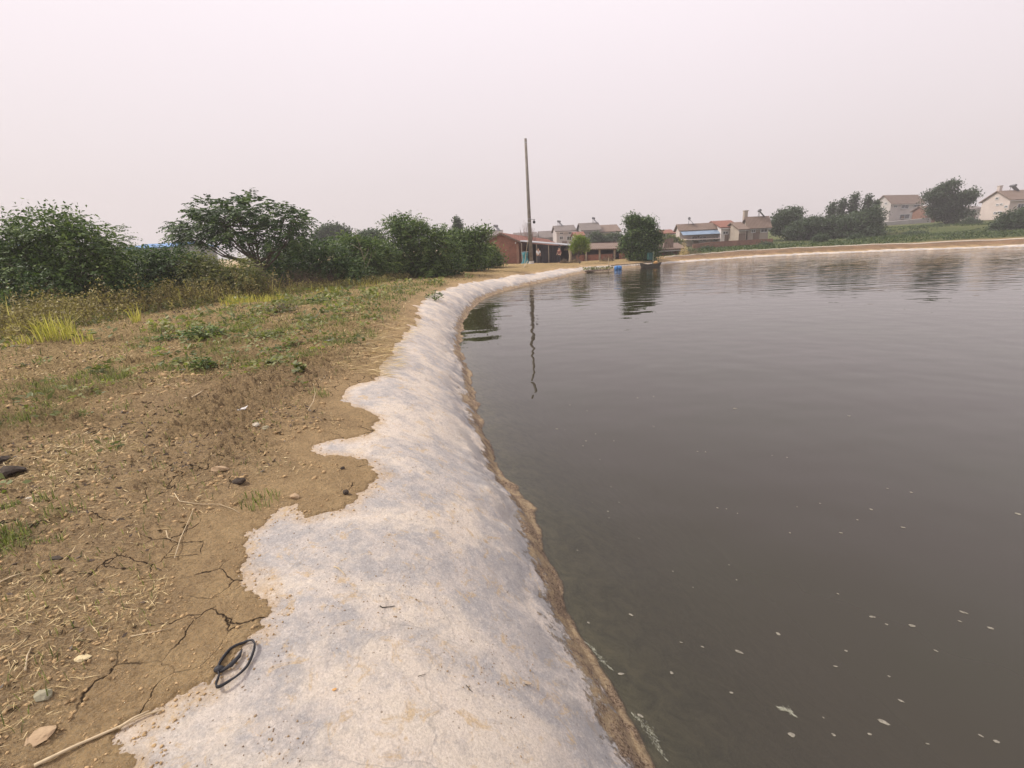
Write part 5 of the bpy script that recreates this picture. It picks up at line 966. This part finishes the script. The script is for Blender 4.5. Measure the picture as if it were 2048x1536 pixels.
# ---------------------------------------------------------------- people
SKIN = surf('skin', (0.40, 0.24, 0.17), (0.44, 0.27, 0.19), 5, 0.6)
def skinned(name, joints, edges, parent, mat, loc):
    me = bpy.data.meshes.new(name); me.from_pydata([tuple(np.array(j[:3])) for j in joints], edges, []); o = bpy.data.objects.new(name, me); COL.objects.link(o)
    md = o.modifiers.new('skin', 'SKIN'); 
    for v, j in zip(me.skin_vertices[0].data if me.skin_vertices else [], joints): v.radius = (j[3], j[4] if len(j) > 4 else j[3])
    return o
def person(label, px, py, Y, hgt, shirt, trousers, hair, face, lean=0.0, bend=0.0):
    c = at(px, py, Y); z0 = gzs(c[0], c[1]); k = hgt/1.7; ca, sa = math.cos(face), math.sin(face)
    def W3(x, y, z): x, y, z = x*k, y*k, z*k; return np.array([c[0]+x*ca-y*sa, c[1]+x*sa+y*ca, z0+z])
    t = thing('person', label, 'person', (c[0], c[1], z0), 'people by the lean-to')
    def grow(name, J, E_, mat, par, root=0):
        me = bpy.data.meshes.new(name); o3 = WL[par.name]; me.from_pydata([tuple(W3(*j[:3])-o3) for j in J], E_, []); o = bpy.data.objects.new(name, me); COL.objects.link(o); o.parent = par; WL[o.name] = o3
        md = o.modifiers.new('skin', 'SKIN')
        if not me.skin_vertices: me.attributes.new('x', 'FLOAT', 'POINT')
        sv = me.skin_vertices[0].data if len(me.skin_vertices) else None
        if sv is None:
            bpy.context.view_layer.objects.active = o
        else:
            for v, j in zip(sv, J): v.radius = (j[3]*k, (j[4] if len(j) > 4 else j[3])*k)
            sv[root].use_root = True
        ss = o.modifiers.new('sub', 'SUBSURF'); ss.levels = 1; ss.render_levels = 2; me.materials.append(mat)
        for p_ in me.polygons: p_.use_smooth = True
        return o
    b_ = bend
    J = [(0, 0, .92, .13, .10), (0, b_*.3, 1.15, .12, .09), (0, b_*.7, 1.38, .13, .09), (0, b_, 1.50, .055), (0, b_*1.1, 1.60, .085, .095), (0, b_*1.15, 1.68, .075, .08),
         (-.17, b_*.7, 1.39, .05), (-.23, b_*.8-.02, 1.12, .04), (-.20, b_-.16, .95, .03), (-.19, b_-.22, .89, .025), (.17, b_*.7, 1.39, .05), (.24, b_*.8, 1.12, .04), (.20, b_-.10, .90, .03), (.20, b_-.13, .83, .025),
         (-.09, 0, .86, .085), (-.11, -.05, .48, .058), (-.12, .02, .09, .04), (-.12, -.11, .04, .035), (.09, 0, .86, .085), (.12, .06, .48, .058), (.13, .12, .09, .04), (.13, 0, .04, .035)]
    E_ = [(0,1),(1,2),(2,3),(3,4),(4,5),(2,6),(6,7),(7,8),(8,9),(2,10),(10,11),(11,12),(12,13),(0,14),(14,15),(15,16),(16,17),(0,18),(18,19),(19,20),(20,21)]
    grow('body', J, E_, SKIN, t)
    Js = [(0, 0, .93, .145, .115), (0, b_*.3, 1.15, .135, .105), (0, b_*.7, 1.38, .145, .105), (0, b_*.9, 1.46, .07), (-.17, b_*.7, 1.39, .065), (-.22, b_*.8-.02, 1.16, .055), (.17, b_*.7, 1.39, .065), (.23, b_*.8, 1.16, .055)]
    grow('shirt', Js, [(0,1),(1,2),(2,3),(2,4),(4,5),(2,6),(6,7)], shirt, t)
    Jt = [(0, 0, .95, .14, .11), (-.09, 0, .86, .10), (-.11, -.05, .48, .075), (-.12, .02, .12, .06), (.09, 0, .86, .10), (.12, .06, .48, .075), (.13, .12, .12, .06)]
    grow('trousers', Jt, [(0,1),(1,2),(2,3),(0,4),(4,5),(5,6)], trousers, t)
    hp = W3(0, b_*1.15+.015, 1.675); MB().blob(hp, (.092*k, .10*k, .085*k), 2, 0.08, 2).done('hair', hair, t, True)
    return t
def cloth(n, c): return surf(n, tuple(v*.85 for v in c), c, 4, 0.9)
HAIR = cloth('black hair', (0.02, 0.018, 0.016))
person('person in a white shirt and dark trousers standing just right of the concrete pole', 1077, 529, 53, 1.68, cloth('white shirt', (0.75, 0.75, 0.76)), cloth('dark grey trousers', (0.06, 0.06, 0.07)), HAIR, 0.3, bend=-0.05)
person('person in a dark red top standing at the right end of the lean-to', 1119, 527, 53.5, 1.66, cloth('dusty red top', (0.20, 0.08, 0.07)), cloth('black trousers', (0.03, 0.03, 0.035)), HAIR, -0.6, bend=-0.04)

# ---------------------------------------------------------------- small things on the dike and liner
def onliner(px, py):
    c = atz(px, py, 0.93)
    for _ in range(5):
        zs, zl, e, s = soil_z([c[0]], [c[1]]); z = max(zs[0], zl[0]) if e[0] > -0.05 else zl[0]; c = atz(px, py, z)
    return c
# collapsed rubber band (old tyre bead)
c = onliner(477, 1322); t_ = []
RUB = surf('old black rubber', (0.018, 0.018, 0.020), (0.05, 0.05, 0.055), 25, 0.7, 90, 0.002)
a0 = np.array([(-.055,-.055),(-.062,-.005),(-.035,.06),(.005,.085),(.035,.082),(.052,.05),(.05,.0),(.03,-.06),(-.01,-.10),(-.045,-.115),(-.058,-.085)])*1.12
ang_ = 0.35; V = []; K = len(a0)*6
def cr1(P, n=6):
    return catmull(P, n)
lp = cr1(a0, 6); lpz = 0.012+0.02*np.abs(np.sin(np.linspace(0, 2*math.pi, len(lp))*1.5+0.5))
ca, sa = math.cos(ang_), math.sin(ang_)
def ringband(lp, lpz, hh, th):
    V = []; nrm = np.roll(lp, -1, 0)-np.roll(lp, 1, 0); nrm = np.stack([nrm[:, 1], -nrm[:, 0]], 1); nrm /= np.linalg.norm(nrm, axis=1)[:, None]
    for (p, n_, z_, h_) in zip(lp, nrm, lpz, hh):
        for dx, dzz in ((-th, 0), (th, 0), (th*0.7, h_), (-th*0.7, h_)):
            q = p+n_*dx; V.append((c[0]+q[0]*ca-q[1]*sa, c[1]+q[0]*sa+q[1]*ca, c[2]-0.004+z_*0.5+dzz))
    n_ = len(lp); return V, [(i*4+j, ((i+1) % n_)*4+j, ((i+1) % n_)*4+(j+1) % 4, i*4+(j+1) % 4) for i in range(n_) for j in range(4)]
V, Fq = ringband(lp, lpz, 0.006+0.007*np.abs(np.sin(np.linspace(0, 9, len(lp)))), 0.0038)
t = thing('rubber_strap', 'twisted black rubber strap loop lying on the edge of the pale lining', 'rubber strap', c); mk('loop', V, Fq, RUB, t, True)
def loc2(x, y, z): return (c[0]+x*ca-y*sa, c[1]+x*sa+y*ca, c[2]+z)
m = MB(); m.tube([loc2(-.058, -.045, .012), loc2(-.02, -.03, .018), loc2(.005, .01, .016), loc2(.008, .05, .010)], [0.005, 0.010, 0.008, 0.003], 8); m.done('folded_flap', RUB, t, True)
m = MB(); m.blob(loc2(-.066, -.028, .014), (.022, .016, .014), 4, 0.3, 2); m.done('knot', RUB, t, True)
def rock(label, px, py, r, mat, group=None, name='stone', cat='stone', asp=(1, .8, .55), seed=0, amp=0.35):
    c = onliner(px, py); o = MB().blob(c+(0, 0, r*asp[2]*0.45), (r*asp[0], r*asp[1], r*asp[2]), seed, amp*1.5, 2).done(name, mat, None, False, loc=c); return tag(o, label, cat, group)
ST = surf('pale limestone', (0.42, 0.37, 0.28), (0.58, 0.52, 0.42), 14, 0.9, 60, 0.004); YS = surf('yellowish stone', (0.50, 0.40, 0.22), (0.62, 0.52, 0.32), 14, 0.9, 60, 0.004)
DK = surf('dark dung and hole shade', (0.035, 0.028, 0.022), (0.08, 0.06, 0.045), 20, 0.95, 60, 0.006); SD = surf('baked earth lump', (0.33, 0.23, 0.14), (0.46, 0.34, 0.21), 12, 0.95, 60, 0.006)
rock('pale flat stone, left one of the pair in the middle of the dike', 513, 851, 0.035, ST, seed=1)
rock('greenish grey stone, right one of the pair in the middle of the dike', 531, 858, 0.035, surf('olive stone', (0.25, 0.22, 0.14), (0.36, 0.32, 0.21), 14), seed=2)
rock('flat greenish stone close to the dry brush by the lining', 562, 884, 0.03, ST, seed=3, asp=(1.2, .6, .3))
rock('yellowish stone slab beside a crack in the foreground soil', 165, 1317, 0.028, YS, seed=4, asp=(1.1, .8, .3))
rock('pinkish flat earth slab at the bottom left corner', 75, 1475, 0.05, SD, seed=5, asp=(1, .8, .16), amp=0.6)
rock('small pale stone left of the crack near the left edge', 57, 999, 0.022, ST, seed=6)
rock('small round pale stone near the cracked silt by the lining', 590, 995, 0.035, SD, seed=7)
rock('grey-green earth lump in the left foreground', 88, 1392, 0.035, surf('grey green earth', (0.20, 0.19, 0.13), (0.32, 0.29, 0.20), 14), seed=8, asp=(1, .7, .5))
DG = 'dark lumps and a hole on the soil'
rock('upper one of two black lumps at the left edge of the dike', 8, 923, 0.05, DK, DG, 'dark_lump_and_hole', 'lump', seed=11, amp=0.7)
rock('lower and wider one of two black lumps at the left edge of the dike', 18, 946, 0.07, DK, DG, 'dark_lump_and_hole', 'lump', (1.2, .8, .5), 12, 0.7)
rock('brown clod in the middle of the trodden soil', 440, 942, 0.05, SD, None, 'earth_clod', 'clod', (1.3, .8, .6), 13)
rock('dark brown clod right of the middle one', 478, 965, 0.04, DK, None, 'earth_clod', 'clod', (1.2, .8, .6), 14)
rock('small dark clod above the crack beside the lining', 685, 938, 0.016, DK, None, 'earth_clod', 'clod', (1, 1, .8), 15)
rock('dark hole in front of a grass tuft in the left foreground, put in as a flat black lump', 108, 1120, 0.035, DK, DG, 'dark_lump_and_hole', 'lump', (1.3, .8, .35), 16)  # black lump added in place of a hole's shaded inside
# seed head with a stalk on the soil at the lining's edge
c = onliner(692, 988); t = thing('seed_pod', 'round dark brown seed pod with a bent stalk at the edge of the lining', 'seed pod', c)
MB().blob(c+(0, 0, 0.014), (.022, .019, .018), 5, 0.15, 3).done('pod', DK, t, True)
MB().tube([c+(0.015, -0.01, 0.006), c+(0.035, -0.012, 0.004), c+(0.055, -0.025, 0.003)], [0.003, 0.0025, 0.001], 5).tube([c+(-0.01, 0.01, 0.02), c+(-0.03, 0.03, 0.022), c+(-0.055, 0.035, 0.006)], [0.002, 0.0018, 0.001], 5).done('stalk', G_DEAD, t)
def twig(label, pts, r, mat, name='twig', cat='twig', lift=0.004, group=None):
    P = [onliner(x_, y_)+np.array([0, 0, lift]) for x_, y_ in pts]; o = MB().tube(P, np.linspace(r, r*0.5, len(P)), 6).done(name, mat, None, True, loc=P[0]); return tag(o, label, cat, group)
TW = surf('dark twig', (0.05, 0.045, 0.035), (0.10, 0.085, 0.06), 30); PS = surf('pale dry stem bark', (0.42, 0.33, 0.20), (0.58, 0.47, 0.31), 20)
twig('short dark hooked twig in the middle of the pale lining', [(760,1213),(765,1216),(776,1215),(790,1213)], 0.0032, TW)
twig('tiny crooked black twig low on the pale lining', [(932,1371),(937,1376),(939,1380),(945,1385)], 0.0022, TW)
twig('pale curled leaf stalk on the upper left of the lining', [(668,1134),(676,1137),(686,1146),(691,1153)], 0.0035, PS, 'dry_stalk', 'stalk')
twig('tiny dark twig near the brown waterline crust', [(1014,1186),(1017,1182)], 0.002, TW)
twig('thin dark fibre on the lining right of its middle', [(836,1354),(845,1351),(852,1350)], 0.0016, TW)
twig('pale straight stem lying across the left middle of the soil', [(350,1120),(362,1080),(378,1045),(388,1020)], 0.0035, PS, 'fallen_straw', 'straw', 0.012)
twig('curved pale stem left of the straight one', [(333,1064),(336,1078),(352,1085)], 0.003, PS, 'fallen_straw', 'straw', 0.01)
twig('long arching pale stem leading to the grass tuft by the lining', [(350,990),(360,1006),(400,1012),(440,1012),(468,1022),(480,1030)], 0.003, PS, 'fallen_straw', 'straw', 0.014)
twig('longest dry reed stem slanting along the lining edge in the bottom left', [(70,1536),(150,1497),(230,1462),(290,1434),(325,1424)], 0.0065, PS, 'dry_reed', 'reed', 0.01)
twig('short thick dry reed above the longest one at the lining edge', [(240,1462),(270,1442),(300,1428)], 0.006, PS, 'dry_reed', 'reed', 0.016)
twig('thin stem from the soil to the crack in the left foreground', [(262,1275),(300,1268),(345,1258)], 0.003, PS, 'fallen_straw', 'straw', 0.006)
twig('bent pale stem in the left foreground near the yellowish stone', [(52,1345),(56,1315),(64,1298)], 0.004, PS, 'fallen_straw', 'straw', 0.01)
twig('forked dry straw pair on the soil beside the lining in the upper middle', [(648,760),(655,748),(670,732)], 0.008, PS, 'fallen_straw', 'straw', 0.02)
twig('thin upright arched straw standing beside the lining bend', [(617,830),(628,812),(632,795),(628,775)], 0.005, PS, 'fallen_straw', 'straw', 0.05)
twig('pale bent root piece in the middle of the soil', [(370,800),(385,798),(398,790),(408,784)], 0.012, PS, 'dry_root', 'root', 0.02)
twig('long thin cane lying at the left edge in the foreground', [(0,1172),(25,1160),(48,1152)], 0.005, PS, 'fallen_straw', 'straw', 0.02)
# dry leaf and plastic scrap as thin curled sheets
def scrap(label, px, py, L_, W_, mat, rz, name, cat, curl=0.3, seed=0):
    c = onliner(px, py); V = []; nx, ny = 9, 5; ca, sa = math.cos(rz), math.sin(rz)
    for i in range(nx):
        for j in range(ny):
            u, v = i/(nx-1)*2-1, j/(ny-1)*2-1; w_ = W_/2*math.sqrt(max(0.04, 1-u*u*0.95))*(0.85+0.3*vn(u*3+seed, v*2+seed)); x_, y_ = u*L_/2, v*w_; z_ = curl*W_*(v*v*0.8+0.3*u*u)+0.12*W_*float(vn(u*4+seed, v*3+2))
            V.append((c[0]+x_*ca-y_*sa, c[1]+x_*sa+y_*ca, c[2]+0.002+z_))
    Vb = [(a_[0], a_[1], a_[2]-0.0012) for a_ in V]; n_ = len(V); Fq = []
    for i in range(nx-1):
        for j in range(ny-1): q = (i*ny+j, (i+1)*ny+j, (i+1)*ny+j+1, i*ny+j+1); Fq += [q, tuple(k_+n_ for k_ in q[::-1])]
    bd = [i*ny for i in range(nx)]+[(nx-1)*ny+j for j in range(1, ny)]+[i*ny+ny-1 for i in range(nx-2, -1, -1)]+[j for j in range(ny-2, 0, -1)]
    for a_, b_ in zip(bd, bd[1:]+bd[:1]): Fq.append((b_, a_, a_+n_, b_+n_))
    o = mk(name, V+Vb, Fq, mat, None, True, loc=c); return tag(o, label, cat)
scrap('curled dry brown leaf low on the right side of the lining', 1053, 1368, 0.055, 0.018, surf('dry leaf', (0.20, 0.14, 0.09), (0.42, 0.36, 0.28), 40), -0.35, 'dry_leaf', 'leaf', 0.5, 1)
scrap('crumpled white plastic scrap on the soil left of the lining bend', 488, 823, 0.13, 0.06, WHITEP, 1.2, 'plastic_scrap', 'scrap', 0.6, 2)
scrap('small white scrap in the green weeds above the bare soil', 362, 741, 0.13, 0.04, WHITEP, 0.1, 'plastic_scrap', 'scrap', 0.4, 3)
scrap('white shell-like scrap on the far soil beside the lining', 656, 683, 0.16, 0.05, WHITEP, 0.1, 'plastic_scrap', 'scrap', 0.5, 4)
scrap('tiny white scrap furthest along the dike grass', 668, 612, 0.16, 0.07, WHITEP, 0.1, 'plastic_scrap', 'scrap', 0.5, 5)
scrap('orange flake lying in the lower middle of the lining', 669, 1380, 0.018, 0.013, surf('rusty flake', (0.45, 0.24, 0.08), (0.55, 0.33, 0.14), 30), 0.3, 'rust_flake', 'flake', 0.1, 6)

# ---------------------------------------------------------------- foam and scum on the water
FOAM = surf('foam', (0.13, 0.12, 0.095), (0.28, 0.26, 0.21), 60, 0.8, 200, 0.002)
def flake_mesh(seed, asp=0.45):
    n_ = 14; V = [(0, 0, 0.5)]; 
    for i in range(n_):
        a_ = 2*math.pi*i/n_; r_ = 1*(0.65+0.6*float(vn(math.cos(a_)*1.6+seed*5, math.sin(a_)*1.6+seed))); V.append((r_*math.cos(a_), asp*r_*math.sin(a_), 0.0))
    Fq = [(0, 1+i, 1+(i+1) % n_) for i in range(n_)]; return V, Fq
protos = []
for k_ in range(4):
    V, Fq = flake_mesh(k_, 0.4+0.1*k_); me = bpy.data.meshes.new('foam_fleck'); me.from_pydata([tuple(np.array(v)*(1, 1, 0.16)) for v in V], [], Fq); me.materials.append(FOAM); protos.append(me)
fl = [(1140,810,4),(1174,822,3),(1275,796,4),(1307,793,3),(1470,817,8),(1114,858,6),(1130,860,3),(1172,882,4),(1191,868,3),(1228,882,3),(1166,892,4),(1200,919,3),(1222,974,5),(1185,1005,3),(1216,1023,6),(1218,1036,3),(1238,1005,3),(1306,852,3),(1308,854,3),
  (1411,904,4),(1395,903,3),(1435,1016,4),(1453,1018,4),(1475,1027,3),(1544,911,3),(1574,915,3),(1580,1066,5),(1594,1014,3),(1640,1007,3),(1682,1066,5),(1715,1040,4),(1742,1019,5),(1806,1055,6),(1775,977,4),(1823,985,4),(2036,1028,6),(1698,832,5),
  (1262,1230,9),(1177,1246,9),(1556,1268,9),(1478,1304,12),(1745,1234,9),(1825,1252,8),(1773,1249,5),(1927,1225,12),(1920,1243,6),(1982,1257,7),(1692,1302,5),(1671,1333,6),(1872,1302,5),(1463,1386,6),(1778,1353,4),(1802,1402,7),(1768,1445,12),(1740,1469,7),(1667,1470,5),(1855,1488,6),(1962,1472,7),(1994,1484,7),(1343,1346,6),(1242,1348,11),(1281,1432,10),(1647,1436,5),(1583,1470,10),(1362,1285,5),(1405,1294,5),(1346,1143,4),(1473,1160,4),(1278,1077,3),(1155,1101,4),(1676,1188,4),(1386,1175,3),(1458,1130,3)]
for i, (x_, y_, r_) in enumerate(fl):
    p = atz(x_, y_, 0.0); dpx = np.linalg.norm(p-np.array([0, 0, CZ]))/F; o = bpy.data.objects.new('foam_fleck', protos[i % 4]); COL.objects.link(o); o.location = (p[0], p[1], 0.002); o.rotation_euler = (0, 0, random.uniform(-0.9, -0.1))
    s_ = r_*dpx*random.uniform(0.34, 0.58); o.scale = (s_, s_*(1.0 if y_ > 1150 else 1.3), s_); tag(o, 'small pale fleck of foam floating on the still dark water', 'foam fleck', 'foam flecks floating on the pond')
def scum(label, px, py, ln, wd_, rz, seed):
    p = atz(px, py, 0); n_ = 160; u = rng.random(n_)*2-1; v = rng.normal(size=n_)*0.35*(1-np.abs(u)**2); v += 0.5*np.sin(u*3+seed)*0.6
    x_ = u*ln/2; y_ = v*wd_/2; ca, sa = math.cos(rz), math.sin(rz); C = np.stack([p[0]+x_*ca-y_*sa, p[1]+x_*sa+y_*ca, np.full(n_, 0.002)], 1); a_ = rz+rng.normal(size=n_)*0.3; A_ = np.stack([np.cos(a_), np.sin(a_), np.zeros(n_)], 1); B_ = np.stack([-np.sin(a_), np.cos(a_), np.zeros(n_)], 1)
    C[:, 2] += 0.0004*np.arange(n_)/n_
    V, Fq = leafquads(C, A_, B_, 0.012+0.01*rng.random(n_), 0.0022); tag(mk('scum_patch', V, Fq, surf('thin scum', (0.20, 0.20, 0.15), (0.30, 0.30, 0.24), 40), loc=p), label, 'scum')
scum('long streaky patch of scum in the lower middle of the water', 1573, 1422, 0.10, 0.05, -0.75, 1)
scum('stringy scum trailing along the waterline at the bottom of the photo', 1300, 1470, 0.30, 0.07, -1.15, 2)
scum('thin scum streak beside the waterline crust', 1195, 1310, 0.28, 0.05, -1.0, 3)

# ---------------------------------------------------------------- air
HZ = bpy.data.materials.new('haze'); HZ.use_nodes = True; ht = HZ.node_tree; ht.nodes.clear()
pv = N(ht, 'ShaderNodeVolumePrincipled', i_Density=0.0012); pv.inputs['Color'].default_value = (0.97, 0.94, 0.95, 1); pv.inputs['Anisotropy'].default_value = 0.2
ho = N(ht, 'ShaderNodeOutputMaterial'); ht.links.new(pv.outputs[0], ho.inputs['Volume'])
hb = MB().box((0, 120, 9), (700, 640, 34)).done('haze', HZ); tag(hb, kind='stuff')
